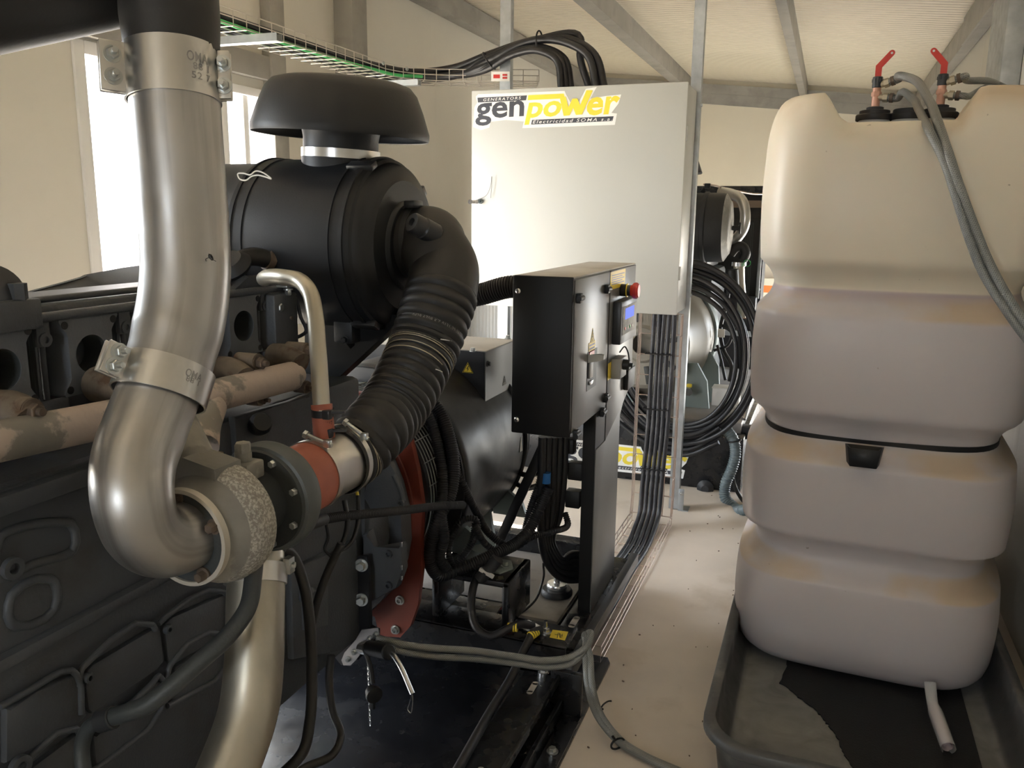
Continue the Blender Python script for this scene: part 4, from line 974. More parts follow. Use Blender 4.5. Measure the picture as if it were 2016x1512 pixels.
# breather pipe
bp_ = thing('breather_pipe', 'bent satin zinc breather pipe rising beside the ribbed hose', 'pipe')
MB().tube([at(520, 549, X=-1.14), at(530, 545, X=-1.09), at(560, 546, X=-1.03), at(588, 552, X=-.99), at(611, 578, X=-.95), at(620, 620, X=-.93), at(626, 690, X=-.91), at(634, 815, X=-.882)], .0165, 24, 8).obj('bent_pipe', 'zinc', bp_)
bh = MB().tube([at(633, 796, X=-.887), at(636, 830, X=-.882), at(639, 862, X=-.878)], .0205, 24, 4).obj('red_hose', 'silicone', bp_); bh['label'] = 'short red rubber hose'
for py in (812, 848):
    q = at(635+(py-812)*.08, py, X=-.884); MB().ringcyl(q-V((0, 0, .007)), q+V((0, 0, .007)), .0222, .019, 28).box(q+V((.018, -.012, 0)), (.016, .014, .018), None, .002).tube([q+V((.018, -.01, .004)), q+V((.05, 0, .006))], .0035, 6, 1).obj('hose_clip', 'dash', bh)
wrap_text('0117', at(637, 830, X=-.882), (0, 0, 1), .0206, .1, .85, .009, .01).obj('hose_number', 'ink', bh)
# ------------------------------------------------------------------ air filter, rain cap, ribbed hose
FY, FZ, FR = 1.90, 1.368, .214
af = thing('air_filter', 'large black plastic air filter canister lying across the engine', 'air filter')
XA = (-1, 0, 0)
MB().lathe([(.20, .0), (.212, .006), (.214, .02), (.214, .30), (.212, .32), (.205, .33), (.205, .50), (0, .50)], (-1.03, FY, FZ), XA, 96).obj('canister', 'plastic', af)
MB().lathe([(0, .02), (.105, .02), (.11, .016), (.112, .010), (.16, .006), (.165, .0), (.19, -.006), (.2, -.014), (.205, -.03), (.2, -.06), (0, -.06)], (-1.005, FY, FZ), (1, 0, 0), 96).obj('end_cover', 'plastic', af)
for x, w, r in ((-1.048, .016, .2185), (-1.085, .010, .2175), (-1.33, .05, .2165), (-1.36, .012, .2195)):
    MB().lathe([(r-.012, 0), (r, .003), (r, w-.003), (r-.012, w)], (x, FY, FZ), XA, 96).obj('canister_rib', 'plastic', af)
for a in (62, 140, -62):
    t = math.radians(a); q = V((-1.06, FY-.216*math.cos(t), FZ+.216*math.sin(t))); d = V((0, -math.cos(t), math.sin(t)))
    R = Matrix((V((1, 0, 0)), d, V((1, 0, 0)).cross(d))).transposed(); MB().box(q, (.07, .016, .03), R, .003).obj('cover_clip', 'dash', af)
wire = [D(466, 348, 1.75), D(478, 352, 1.75), D(492, 345, 1.76), D(500, 338, 1.78), D(520, 342, 1.78), D(533, 350, 1.78), D(512, 352, 1.77), D(494, 349, 1.76), D(480, 341, 1.75), D(466, 342, 1.75)]
wire = [at(x, y, Y=1.71) for x, y in ((470, 350), (484, 355), (496, 347), (506, 345), (522, 348), (534, 352), (520, 341), (503, 337), (493, 344), (478, 341), (468, 343))]
MB().tube(wire, .0018, 6, 6, closed=True).obj('tag_wire', 'white', af)
# clamp boss and neck to the rain cap
CXc = -1.18
MB().lathe([(.098, -.06), (.098, .02), (.094, .03), (.088, .03)], (CXc, FY, 1.572), (0, 0, 1), 56).obj('inlet_collar', 'plastic', af)
# carrying bracket under the canister
bk = [(600, 600), (672, 606), (675, 645), (681, 676), (690, 687), (698, 680), (700, 645), (700, 612), (790, 622), (765, 652), (700, 712), (648, 760), (600, 770)]
MB().prism([at(x, y, Y=1.84) for x, y in bk], (0, .05, 0), .004).obj('mounting_bracket', 'matblack', af)
MB().bb((-1.155, 1.80, 1.125), (-1.10, 1.86, 1.185), .006).hexbolt((-1.12, 1.80, 1.135), (0, -1, 0), .008, .008).obj('strap_lug', 'plastic', af)
rc = thing('rain_cap', 'black mushroom-shaped rain cap standing on the air filter', 'rain cap')
tl = Matrix.Rotation(math.radians(3), 3, 'Y'); axc = tl @ V((0, 0, 1)); c0 = V((CXc, FY, 1.586))
MB().lathe([(.094, .02), (.094, .045), (.098, .065), (.112, .095), (.15, .115), (.18, .13)], c0, axc, 64).obj('neck', 'plastic', rc)
MB().lathe([(.218, .052), (.2205, .050), (.222, .055), (.222, .068), (.205, .118), (.188, .158), (.172, .176), (.150, .183), (0, .186), (0, .17), (.16, .165), (.185, .14), (.21, .075)], c0, axc, 96, closed=False).obj('hood', 'plastic', rc)
vv = MB()
u, v = basis(axc)
for i in range(48):
    t = 2*PI*i/48; d = u*math.cos(t)+v*math.sin(t); e = u*math.cos(t+.06)+v*math.sin(t+.06)
    vv.prism([c0+axc*.062+d*.098, c0+axc*.10+d*.150, c0+axc*.106+d*.15, c0+axc*.105+d*.098], (e-d)*.012)
vv.obj('louvres', 'plastic', rc)
o = MB().lathe([(.0955, -.003), (.0985, -.003), (.0985, .019), (.0955, .019)], c0, axc, 72, closed=True).obj('band_clamp', 'stainless', rc); o['label'] = 'bright steel band clamp'
# hose
ih = thing('ribbed_intake_hose', 'thick black ribbed hose bending from the air filter down to the turbocharger', 'hose')
e0, e1 = V((-1.0, FY, FZ+.008)), V((-.925, FY-.004, FZ+.010))
pth = [e0, e1, at(850, 484, Y=1.885), at(873, 530, Y=1.862), at(870, 572, Y=1.82), at(855, 625, Y=1.775), at(832, 690, Y=1.725), at(803, 752, Y=1.65), at(768, 812, Y=1.57), at(733, 852, Y=1.48), A(1.42, .002, .003), A(1.375)]
full = resample(spline(pth, 14), .004); nf = len(full); cut = int(nf*.30)
def rad(f): return .086 - .0185*min(1, max(0, (f-.32)/.6)) 
MB().tube(full[:cut+2], lambda f, l: .089 if f < .15 else .086, 48, 0, cap=False).obj('rubber_elbow', 'rubber', ih)
rb = MB(); body = full[cut:]; nb = len(body)
tot = nb*.004
rb.tube(body, lambda f, l: rad(.30+.70*f) + .0030*(1-2.2*abs(math.cos(PI*l/.0245))**5) - (.0 if f < .9 else .001), 48, 0, cap=False)
rb.obj('ribbed_hose', 'rubber', ih)
for l0, dl in ((.165, 0), (.175, 0), (.195, .006), (.212, .012), (tot-.06, 0), (tot-.045, 0)):
    i = min(nb-3, int(l0/.004)); c = body[i]; t = (body[i+1]-body[i-1]).normalized(); t = (t+V((0, .12, .0))*(dl*40)).normalized()
    r = rad(.30+.70*i/nb)+.0012; u, v = basis(t)
    MB().tube([c+(u*math.cos(a)+v*math.sin(a))*r for a in [2*PI*k/40 for k in range(40)]], .0012, 6, 0, closed=True).obj('wire_ring', 'brass', ih)
i = int(.105/.004); t = (body[i+1]-body[i-1]).normalized(); sm_ = text_mb
o = wrap_text('0429 6708 KZ 0131-22 23/22', body[i], -t, rad(.3+.7*i/nb)+.0012, -.62, 1.05, .009, .0)
o.obj('hose_print', 'inkgrey', ih)
for l0, a0, a1 in ((.143, .35, .72), (.235, .55, .82)):
    i = int(l0/.004); c = body[i]; t = (body[i+1]-body[i-1]).normalized(); e = CAM-c; e = (e-t*e.dot(t)).normalized(); f_ = t.cross(e); f_ = f_ if f_.dot(RT) > 0 else -f_
    r = rad(.3+.7*i/nb)+.002
    MB().tube([c-t*((k-3)*.002)+(e*math.cos(a0+(a1-a0)*k/6)+f_*math.sin(a0+(a1-a0)*k/6))*r for k in range(7)], .0012, 6, 0).obj('white_mark', 'white', ih)
c = V((-.97, FY, FZ+.008)); o = MB().lathe([(.0895, 0), (.0915, 0), (.0915, .014), (.0895, .014)], c, (1, 0, .05), 64, closed=True).box(c+V((.01, -.03, .095)), (.03, .05, .018), None, .004).obj('elbow_clamp', 'dash', ih)
q = at(838, 452, Y=1.80); dr = V((-.35, -.75, .35)).normalized()
gi = thing('filter_gauge', 'small black filter gauge plugged into the rubber elbow', 'gauge')
MB().lathe([(.022, -.035), (.026, -.03), (.026, .01), (.022, .014), (.0245, .016), (.0245, .040), (.021, .045), (.010, .045), (.009, .034), (0, .034)], q, dr, 32).obj('gauge_body', 'dash', gi)
# ------------------------------------------------------------------ flywheel housing, coupling plate, alternator
AX, AZ, AR = -1.32, .635, .345
def arc(cx, cz, r, a0, a1, n, y): return [V((cx+r*math.cos(math.radians(a0+(a1-a0)*i/n)), y, cz+r*math.sin(math.radians(a0+(a1-a0)*i/n)))) for i in range(n+1)]
fh = thing('flywheel_housing', 'dark grey cast flywheel housing between the engine and the rust red plate', 'housing')
Y0 = 1.87
pts = [at(x, y, Y=2.04) for x, y in ((660, 880), (712, 866), (745, 872), (773, 890), (795, 945), (808, 998), (811, 1060), (804, 1100), (775, 1160), (735, 1200), (712, 1215), (660, 1230))]
MB().prism(pts, (0, -.06, 0)).prism([p+(V((AX, 2.04, AZ))-p)*.16-V((0, .05, 0)) for p in pts], (0, -.12, 0), .012).obj('bell_housing', 'engine', fh)
MB().prism([at(x, y, Y=1.855) for x, y in ((690, 1075), (700, 900), (718, 890), (718, 1220), (690, 1260))], (0, .03, 0), .004).obj('housing_edge', 'engine', fh)
MB().prism([at(x, y, Y=1.86) for x, y in ((735, 905), (760, 885), (785, 925), (800, 985), (790, 1000), (735, 1000), (722, 975))], (0, -.02, 0), .008).obj('cast_pad', 'engine', fh)
MB().tube([at(775, 935, Y=1.84), at(785, 955, Y=1.84), at(795, 985, Y=1.84)], .007, 10, 4).obj('cast_rib', 'engine', fh)
MB().prism([at(x, y, Y=1.865) for x, y in ((724, 1045), (735, 1040), (745, 1075), (800, 1065), (803, 1115), (790, 1150), (735, 1180), (724, 1170))], (0, -.03, 0), .008).obj('cast_pad', 'engine', fh)
for px, py in ((766, 1090), (766, 1152), (790, 990)):
    q = at(px, py, Y=1.834); MB().ringcyl(q, q+V((0, -.008, 0)), .011, .006, 20).obj('lug_ring', 'engine', fh)
for py in (1072, 1117, 1138):
    q = at(790, py, Y=1.834); MB().box(q, (.008, .003, .014), None, .001).obj('light_slot', 'chrome', fh)
br = thing('bracket_plate', 'narrow black bracket plate held by two bright bolts on the flywheel housing', 'bracket')
MB().prism([at(x, y, Y=1.80) for x, y in ((697, 1120), (705, 1095), (722, 1095), (726, 1125), (727, 1235), (745, 1240), (745, 1262), (690, 1262), (692, 1180))], (0, .012, 0), .003).obj('plate', 'blackp', br)
for py in (1112, 1180):
    MB().hexbolt(at(712, py, Y=1.798), (.25, -1, 0), .0125, .014, True).obj('bolt', 'bolt', br)
rp = thing('coupling_plate', 'rust red steel coupling plate between the flywheel housing and the alternator grille', 'plate')
pts = [at(x, y, Y=2.045) for x, y in ((660, 770), (760, 775), (785, 812), (803, 843), (822, 927), (832, 996), (830, 1022), (828, 1070), (831, 1120), (823, 1190), (808, 1233), (788, 1255), (746, 1252), (738, 1215), (660, 1180))]
MB().prism(pts, (0, .022, 0), .003).obj('plate', 'red', rp)
MB().tube([at(x, y, Y=2.043) for x, y in ((770, 870), (796, 925), (812, 985), (814, 1000))], .003, 8, 6).obj('plate_rib', 'red', rp)
for px, py in ((788, 1181), (779, 1239)):
    q = at(px, py, Y=2.045); MB().lathe([(0, 0), (.0145, 0), (.0145, .004), (.010, .004), (.010, .012), (.006, .012), (.005, .006), (0, .006)], q, (0, -1, 0), 20).obj('socket_bolt', 'bolt', rp)
al = thing('alternator', 'satin black alternator drum with a wire grille, on the near generator skid', 'alternator')
AY = (0, 1, 0)
SR = .295
MB().lathe([(.20, 0), (SR, 0), (SR, .14), (.345, .145), (.345, .16), (.2, .16)], (AX, 2.068, AZ), AY, 96).obj('fan_shroud', 'blackp', al)
g = MB()
for i in range(8): g.tube([V((AX+(SR+.006)*math.cos(t), 2.078+.017*i, AZ+(SR+.006)*math.sin(t))) for t in [math.radians(-70+3*k) for k in range(82)]], .0020, 6, 0)
for a in range(-70, 176, 13):
    t = math.radians(a); g.tube([V((AX+(SR+.008)*math.cos(t), 2.07, AZ+(SR+.008)*math.sin(t))), V((AX+(SR+.008)*math.cos(t), 2.20, AZ+(SR+.008)*math.sin(t)))], .0020, 6, 0)
g.obj('wire_grille', 'grillwire', al)
MB().lathe([(.28, 0), (.347, 0), (.351, .006), (.351, .03), (.345, .036), (.345, .52), (.351, .525), (.356, .535), (.351, .55), (.343, .555), (.343, .58), (.28, .58)], (AX, 2.225, AZ), AY, 128).obj('drum', 'alt', al)
MB().lathe([(.28, 0), (.33, 0), (.326, .04), (.31, .06), (.2, .08), (0, .08)], (AX, 2.80, AZ), AY, 96).obj('rear_cover', 'blackp', al)
g = MB()
for i in range(5): g.tube([V((AX+.333*math.cos(t), 2.808+.008*i, AZ+.333*math.sin(t))) for t in [math.radians(-80+2*k*1.5) for k in range(54)]], .002, 6, 0)
g.obj('rear_grille', 'comp', al)
tx0, tx1, ty0, ty1, tz = -1.60, -1.04, 2.53, 2.81, 1.0
n = 20; bot = [V((AX+.343*math.cos(math.radians(32+(148-32)*i/n)), ty0, AZ+.343*math.sin(math.radians(32+(148-32)*i/n)))) for i in range(n+1)]
MB().prism([V((tx1, ty0, .735)), V((tx1, ty0, tz)), V((tx0, ty0, tz)), V((tx0, ty0, .735))]+bot[::-1], (0, ty1-ty0, 0)).obj('terminal_box', 'tbox', al)
MB().prism([V((tx1+.003, ty0, .72)), V((tx1+.003, ty1, .72)), V((tx1+.003, ty1, tz)), V((tx1+.003, ty0, tz))], (-.006, 0, 0), .001).obj('box_side', 'panelsheen', al)
MB().bb((tx0-.004, ty0-.004, tz), (tx1+.004, ty1+.004, tz+.004), .001).obj('box_lid', 'dusttop', al)
MB().bb((tx1-.003, ty0, .69), (tx1+.012, ty1, .722), .002).obj('box_flange', 'dash', al)
for px, py, pl in ((960, 716, 0), (957, 808, 0), (966, 833, 1), (1006, 810, 1)):
    MB().hexbolt(at(px, py, X=tx1+.004+.008*pl), (1, 0, 0), .0075, .008).obj('box_bolt', 'dash', al)
for px, py in ((931, 692), (1000, 667)):
    MB().hexbolt(at(px, py, Z=tz+.004), (0, 0, 1), .008, .01).obj('lid_bolt', 'bolt', al)
def warn(par, c, u, v, s, m='yellow', name='warning_sticker'):
    """triangular sticker with a lightning bolt; u right, v up on the surface"""
    c, u, v = V(c), V(u).normalized(), V(v).normalized(); n = u.cross(v)
    o = MB().prism([c-u*s*.56, c+u*s*.56, c+v*s*1.0], n*.0008).obj(name, m, par); o['label'] = 'yellow lightning bolt warning triangle' if m == 'yellow' else 'faded warning triangle'
    z = [(.05, .66), (-.13, .36), (.0, .38), (-.07, .10), (.12, .42), (.0, .40), (.12, .66)]
    MB().prism([c+u*s*a+v*s*b_+n*.0009 for a, b_ in z], n*.0005).obj('lightning_mark', 'ink', o)
    t = MB()
    for a, b_ in (((-.47, .05), (.47, .05)), ((.47, .05), (0, .9)), ((0, .9), (-.47, .05))):
        t.beam(c+u*s*a[0]+v*s*a[1]+n*.001, c+u*s*b_[0]+v*s*b_[1]+n*.001, .0016 if s > .02 else .001, .0006, hint=n)
    t.obj('triangle_border', 'ink', o); return o
warn(al, at(921, 734, Y=ty0-.001), (1, 0, 0), (0, 0, 1), .036)
warn(al, at(993, 758, X=tx1+.0035), (0, 1, 0), (0, 0, 1), .034, 'dusttop')
a = math.radians(48)
d = V((math.cos(a), 0, math.sin(a))); MB().box(V((AX, 2.225, AZ))+d*.352, (.04, .03, .002), Matrix.Rotation(-a+PI/2, 3, 'Y')).obj('yellow_tag', 'yellow', al)
a = math.radians(-2); d = V((math.cos(a), 0, math.sin(a)))
MB().prism([V((AX, 0, AZ))+V((.346, 2.70, -.02)), V((AX, 0, AZ))+V((.346, 2.73, -.02)), V((AX, 0, AZ))+V((.346, 2.715, .035))], (.001, 0, 0)).obj('cream_sticker', 'cream', al)
# mounting feet
def foot(x, y):
    MB().prism([V((x-.06, y, .365)), V((x+.07, y, .365)), V((x+.05, y, .42)), V((x-.02, y, .47)), V((x-.08, y, .47))], (0, .02, 0), .002).obj('foot', 'greenst', al)
foot(-1.02, 2.33); foot(-1.02, 2.72); foot(-1.62, 2.5)
MB().prism([at(x, y, Y=2.62) for x, y in ((938, 985), (958, 975), (975, 1075), (950, 1100), (935, 1090))], (0, .02, 0), .002).hexbolt(at(953, 990, Y=2.618), (0, -1, 0), .009, .01).obj('foot', 'greenst', al)

# ------------------------------------------------------------------ skid frame
sk = thing('skid_frame', 'black steel base frame under the near generator set', 'skid')
MB().prism([V((-2.05, -.8, .001)), V((-.56, -.8, .001)), V((-.56, 2.46, .001)), V((-.575, 2.49, .001)), V((-2.05, 2.49, .001))], (0, 0, .009), .002).obj('base_sheet', 'sheet', sk)
m_ = MB()
m_.bb((-.745, -.8, .01), (-.725, 2.14, .115), .003); m_.bb((-.745, -.8, .105), (-.632, 2.14, .120), .004)
m_.bb((-.640, -.8, .118), (-.630, 2.2, .135), .002)
m_.obj('side_rail', 'skid', sk)
for y0, l in ((2.03, .05), (1.62, .05)):
    MB().bb((-.70, y0, .1199), (-.682, y0+l, .1206)).cyl((-.691, y0, .1199), (-.691, y0, .1206), .009, seg=16).cyl((-.691, y0+l, .1199), (-.691, y0+l, .1206), .009, seg=16).obj('rail_slot', 'dusttop', sk)
for y0 in (1.88, 1.74):
    MB().cyl((-.70, y0, .1199), (-.70, y0, .1207), .012, seg=20).obj('rail_hole', 'ink', sk)
MB().bb((-.632, -.8, .01), (-.618, 2.12, .06), .003).bb((-.618, -.8, .01), (-.562, 2.12, .016), .002).obj('outer_channel', 'skid', sk)
MB().hexbolt((-.592, 1.94, .016), (0, 0, 1), .011, .010).obj('channel_bolt', 'bolt', sk)
MB().bb((-.66, 2.125, .01), (-.565, 2.145, .145), .003).obj('end_plate', 'skid', sk)
MB().bb((-.628, 2.145, .108), (-.600, 3.06, .15), .003).obj('outer_rail', 'dash', sk)
MB().bb((-.735, 2.30, .115), (-.628, 3.05, .125), .002).bb((-.735, 2.30, .01), (-.725, 3.05, .125)).obj('rear_rail', 'skid', sk)
MB().bb((-.70, 2.44, .1249), (-.678, 2.50, .1256)).cyl((-.689, 2.44, .1249), (-.689, 2.44, .1256), .011, seg=16).cyl((-.689, 2.50, .1249), (-.689, 2.50, .1256), .011, seg=16).obj('rail_slot', 'dusttop', sk)
# cross channel under the alternator: open C end towards the aisle
cb = MB().bb((-2.0, 2.165, .190), (-.628, 2.295, .200), .003).bb((-2.0, 2.165, .10), (-.628, 2.173, .20)).bb((-2.0, 2.165, .10), (-.628, 2.295, .108))
cb.obj('cross_channel', 'skid', sk)
MB().bb((-2.0, 2.295, .145), (-.93, 2.46, .155), .003).bb((-2.0, 2.45, .01), (-.93, 2.46, .155)).obj('mount_plate', 'skid', sk)
MB().bb((-1.16, 2.36, .1548), (-1.06, 2.375, .1556)).obj('rail_slot', 'ink', sk)
MB().bb((-2.0, 2.46, .012), (-.745, 2.98, .120), .006).obj('fuel_tank_base', 'tanktop', sk)
MB().bb((-2.0, 2.98, .01), (-.72, 3.05, .185), .005).obj('rear_beam', 'skid', sk)
# arch mount with the rubber mount on top
ar = MB().bb((-1.08, 2.2, .335), (-.82, 2.40, .355), .006).bb((-.845, 2.2, .20), (-.82, 2.40, .355), .006).bb((-1.08, 2.2, .20), (-1.055, 2.40, .355), .004)
ar.obj('arch_mount', 'skid', sk)
MB().prism([V((x, y, .356)) for x, y in ((-1.03, 2.25), (-.87, 2.25), (-.845, 2.30), (-.87, 2.35), (-1.03, 2.35), (-1.06, 2.30))], (0, 0, .006), .001).lathe([(.045, 0), (.05, .02), (.035, .05), (0, .05)], (-.95, 2.30, .36), (0, 0, 1), 24).hexbolt((-.872, 2.30, .362), (0, 0, 1), .010, .012).obj('rubber_mount', 'greenst', sk)
fc = at(1096, 1168, Z=.122)
MB().lathe([(.056, 0), (.056, .012), (.05, .02), (0, .02)], fc, (0, 0, 1), 32).obj('filler_ring', 'plastic', sk)
MB().lathe([(.036, 0), (.038, .012), (.034, .02), (.012, .022), (.010, .04), (0, .04)], fc+V((0, 0, .02)), (0, 0, 1), 32).obj('filler_cap', 'chrome', sk)
MB().lathe([(0, 0), (.016, 0), (.016, .02), (0, .022)], at(1008, 1195, Z=.13), (.8, -.5, .2), 16).obj('red_plug', 'redp', sk)
q = at(1102, 1249, Z=.2006)
lb = MB().prism([at(x, y, Z=.2005) for x, y in ((1088, 1240), (1119, 1244), (1112, 1261), (1082, 1255))], (0, 0, .0006)).obj('yellow_label', 'yellow', sk)
l2 = MB()
for (xa, ya), (xb, yb) in (((1092, 1249), (1108, 1251)), ((1099, 1246), (1097, 1256)), ((1103, 1247), (1102, 1255)), ((1107, 1248), (1106, 1255)), ((1101, 1246), (1104, 1256))):
    l2.beam(at(xa, ya, Z=.2013), at(xb, yb, Z=.2013), .0018, .0006)
l2.obj('earth_symbol', 'ink', lb)
for px, py, z in ((1007, 1222, .2), (1074, 1246, .2), (1071, 1322, .12)):
    MB().hexbolt(at(px, py, Z=z), (0, 0, 1), .0125, .014, True, .022 if px == 1074 else 0).obj('frame_bolt', 'chrome', sk)
MB().prism([at(x, y, Z=.205) for x, y in ((1008, 1228), (1040, 1222), (1068, 1236), (1066, 1248), (1040, 1246))], (0, 0, .004)).obj('earth_lug', 'chrome', sk)

# ------------------------------------------------------------------ control panel on its stand
KX0, KX1, KY0, KY1, KZ0, KZ1 = -.832, -.660, 2.24, 3.05, .82, 1.277
kp_ = thing('control_cabinet', 'black generator control box with a lit display, on a stand beside the alternator', 'control panel')
MB().bb((KX0, KY0+.012, KZ0), (KX1, KY1, KZ1), .006).obj('panel_box', 'dash', kp_)
MB().bb((KX0-.004, KY0, KZ0-.004), (KX1+.004, KY0+.014, KZ1+.003), .005).obj('front_cover', 'matblack', kp_)
MB().bb((KX0, KY0+.012, KZ1-.002), (KX1+.002, 2.66, KZ1+.003), .001).bb((KX0, 2.664, KZ1-.002), (KX1+.002, KY1, KZ1+.003), .001).obj('top_cover', 'dusttop', kp_)
for px, py in ((1020, 573), (1017, 826)):
    q = at(px, py, Y=KY0); o = MB().lathe([(0, 0), (.008, 0), (.008, .002), (.004, .0045), (0, .005)], q, (0, -1, 0), 20).obj('cover_screw', 'chrome', kp_)
    MB().box(q+V((0, -.0048, 0)), (.009, .001, .002)).box(q+V((0, -.0048, 0)), (.002, .001, .009)).obj('screw_cross', 'ink', o)
dr = MB().bb((KX1, KY0+.02, KZ0+.006), (KX1+.005, 2.66, KZ1-.006), .002).obj('breaker_door', 'panelsheen', kp_)
pn = MB().prism([V((KX1, y, z)) for y, z in ((2.675, KZ1-.004), (KY1, KZ1-.004), (KY1, KZ0+.01), (2.92, .78), (2.675, .70))], (.005, 0, 0), .0015).obj('instrument_door', 'panelsheen', kp_)
def K(px, py, o=.005): return at(px, py, X=KX1+o)
def rect(par, name, m, x0, y0, x1, y1, d=.0008, o=.0055, bev=0.0):
    a, b_ = K(x0, y0, o), K(x1, y1, o); zc = max(a.z, b_.z), min(a.z, b_.z)
    return MB().bb((KX1+o, min(a.y, b_.y), zc[1]), (KX1+o+d, max(a.y, b_.y), zc[0]), bev).obj(name, m, par)
for px, py in ((1137, 587), (1192, 569), (1190, 783), (1183, 811), (1130, 855)):
    q = K(px, py); MB().box(q+V((.006, 0, 0)), (.014, .026, .028), None, .002).cyl(q+V((.01, -.02, 0)), q+V((.01, .02, 0)), .008, seg=14).obj('hinge', 'ink', kp_)
o = rect(pn, 'notice_label', 'yellow', 1202, 536, 1230, 562); t = MB()
ya, yb = sorted((K(1204, 548).y, K(1228, 548).y)); zt, zb = K(1215, 541).z, K(1215, 560).z
for i in range(5):
    z = zt+(zb-zt)*i/4.5; t.bb((KX1+.0064, ya, z), (KX1+.0068, yb-(.03 if i % 2 else 0), z+.003))
t.obj('small_print', 'inkgrey', o)
q = K(1222, 571); es = MB().cyl(q, q+V((.022, 0, 0)), .021, seg=28, bev=.002).obj('emergency_stop', 'ink', pn)
MB().cyl(q+V((.022, 0, 0)), q+V((.025, 0, 0)), .024, seg=28).obj('yellow_ring', 'yellow', es)
MB().cyl(q+V((.025, 0, 0)), q+V((.036, 0, 0)), .019, seg=24).obj('stop_collar', 'dash', es)
o = MB().lathe([(0, .034), (.018, .034), (.02, .04), (.027, .046), (.028, .056), (.022, .064), (0, .066)], q, (1, 0, 0), 32).obj('stop_button', 'redp', es); o['label'] = 'red mushroom stop button'
ds = rect(pn, 'display_bezel', 'dash', 1207, 594, 1236, 660, .030, .005, .004); y0_, y1_ = K(1207, 620).y, K(1236, 620).y
Z0_, Z1_ = K(1220, 655).z, K(1220, 597).z; xs = KX1+.0355
w_, h_ = y1_-y0_, Z1_-Z0_
MB().bb((xs, y0_+.01, Z0_+.004), (xs+.001, y1_-.01, Z1_-.004), .0005).obj('display_face', 'castsm', ds)
o = MB().bb((xs+.001, y0_+w_*.20, Z0_+h_*.52), (xs+.0016, y0_+w_*.80, Z0_+h_*.88)).obj('lit_screen', 'screen', ds); o['label'] = 'lit blue screen'
for i, mm_ in enumerate(('redp', 'white', 'green', 'white')):
    yy = y0_+w_*(.22+.16*i); MB().cyl((xs+.001, yy, Z0_+h_*.22), (xs+.003, yy, Z0_+h_*.22), .0055, seg=14).obj('key_button', mm_, ds)
ql = K(1166, 674); warn(dr, ql, (0, 1, 0), (0, 0, 1), .044)
o = rect(dr, 'risk_label', 'yellow', 1159, 676, 1171, 688)

ys = [v_.co.y for v_ in o.data.vertices]; zs_ = [v_.co.z for v_ in o.data.vertices]
for i in range(2):
    MB().bb((KX1+.0064, min(ys)+.008, min(zs_)+(max(zs_)-min(zs_))*(.25+.35*i)), (KX1+.0067, max(ys)-.008, min(zs_)+(max(zs_)-min(zs_))*(.42+.35*i))).obj('small_print', 'inkgrey', o)
o = rect(dr, 'breaker_window', 'ink', 1157, 694, 1173, 758)
rect(o, 'red_plate', 'redp', 1160, 694, 1169, 704, .002, .006)
rect(o, 'breaker_face', 'greyplastic', 1159, 714, 1164, 742, .006, .006, .002)
rect(o, 'chrome_bar', 'chrome', 1159, 751, 1165, 754, .006, .006, .001)
q = K(1160, 705); lv_ = MB().prism([q+V((.0, -.02, .012)), q+V((.03, .0, .014)), q+V((.042, .012, .010)), q+V((.042, .012, -.004)), q+V((.03, 0, -.008)), q+V((0, -.02, -.012))], (0, .016, 0), .003).obj('breaker_lever', 'greyplastic', o); lv_['label'] = 'grey breaker lever sticking out'
rect(pn, 'warning_label', 'yellow', 1197, 716, 1206, 742)
o = rect(pn, 'padlock_block', 'greyplastic', 1203, 706, 1214, 737, .034, .0055, .004)
yy = o.data.vertices[0].co.y; zc = sum(v_.co.z for v_ in o.data.vertices)/len(o.data.vertices)
MB().cyl((KX1+.038, yy+.03, zc+.012), (KX1+.064, yy+.03, zc+.012), .018, seg=16, bev=.003).cyl((KX1+.064, yy+.03, zc+.012), (KX1+.074, yy+.03, zc+.012), .007, seg=12).obj('padlock_knob', 'ink', o)
MB().tube([V((KX1+.03, yy+.01, zc+.055)), V((KX1+.045, yy+.02, zc+.075)), V((KX1+.055, yy+.03, zc+.055)), V((KX1+.06, yy+.03, zc+.03))], .0025, 8, 6).obj('wire_loop', 'ink', o)
rect(pn, 'door_latch', 'ink', 1228, 729, 1240, 757, .018, .0055, .003)
# stand
st = MB().prism([V((-.70, y, z)) for y, z in ((2.55, .125), (2.88, .125), (2.88, .74), (3.0, .83), (2.55, .83))], (.042, 0, 0), .002)
st.obj('stand', 'matblack', kp_)
MB().prism([V((-.658, y, z)) for y, z in ((2.552, .125), (2.88, .125), (2.88, .745), (2.93, .785), (2.672, .70), (2.552, .70))], (.003, 0, 0), .001).obj('stand_face', 'panelsheen', kp_)  # lit side of the stand, its light put into the colour
for i, (px, py, h_) in enumerate(((1137, 930, .06), (1132, 985, .06), (1120, 880, .05))):
    q = at(px, py, Y=2.56); MB().box(q+V((-.01, .02, 0)), (.05, .04, h_), None, .004).obj('cable_gland_block', 'ink', kp_)
# conduit from the alternator side into the box
pipe('corrugated_conduit', 'thick corrugated black conduit entering the left side of the control box', 'conduit', [at(850, 600, Y=2.34), at(905, 588, Y=2.32), at(945, 580, Y=2.32), V((KX0-.03, 2.32, 1.24)), V((KX0+.0, 2.32, 1.24))], .032, 'loom', None, 24, rib=(.008, .0016))
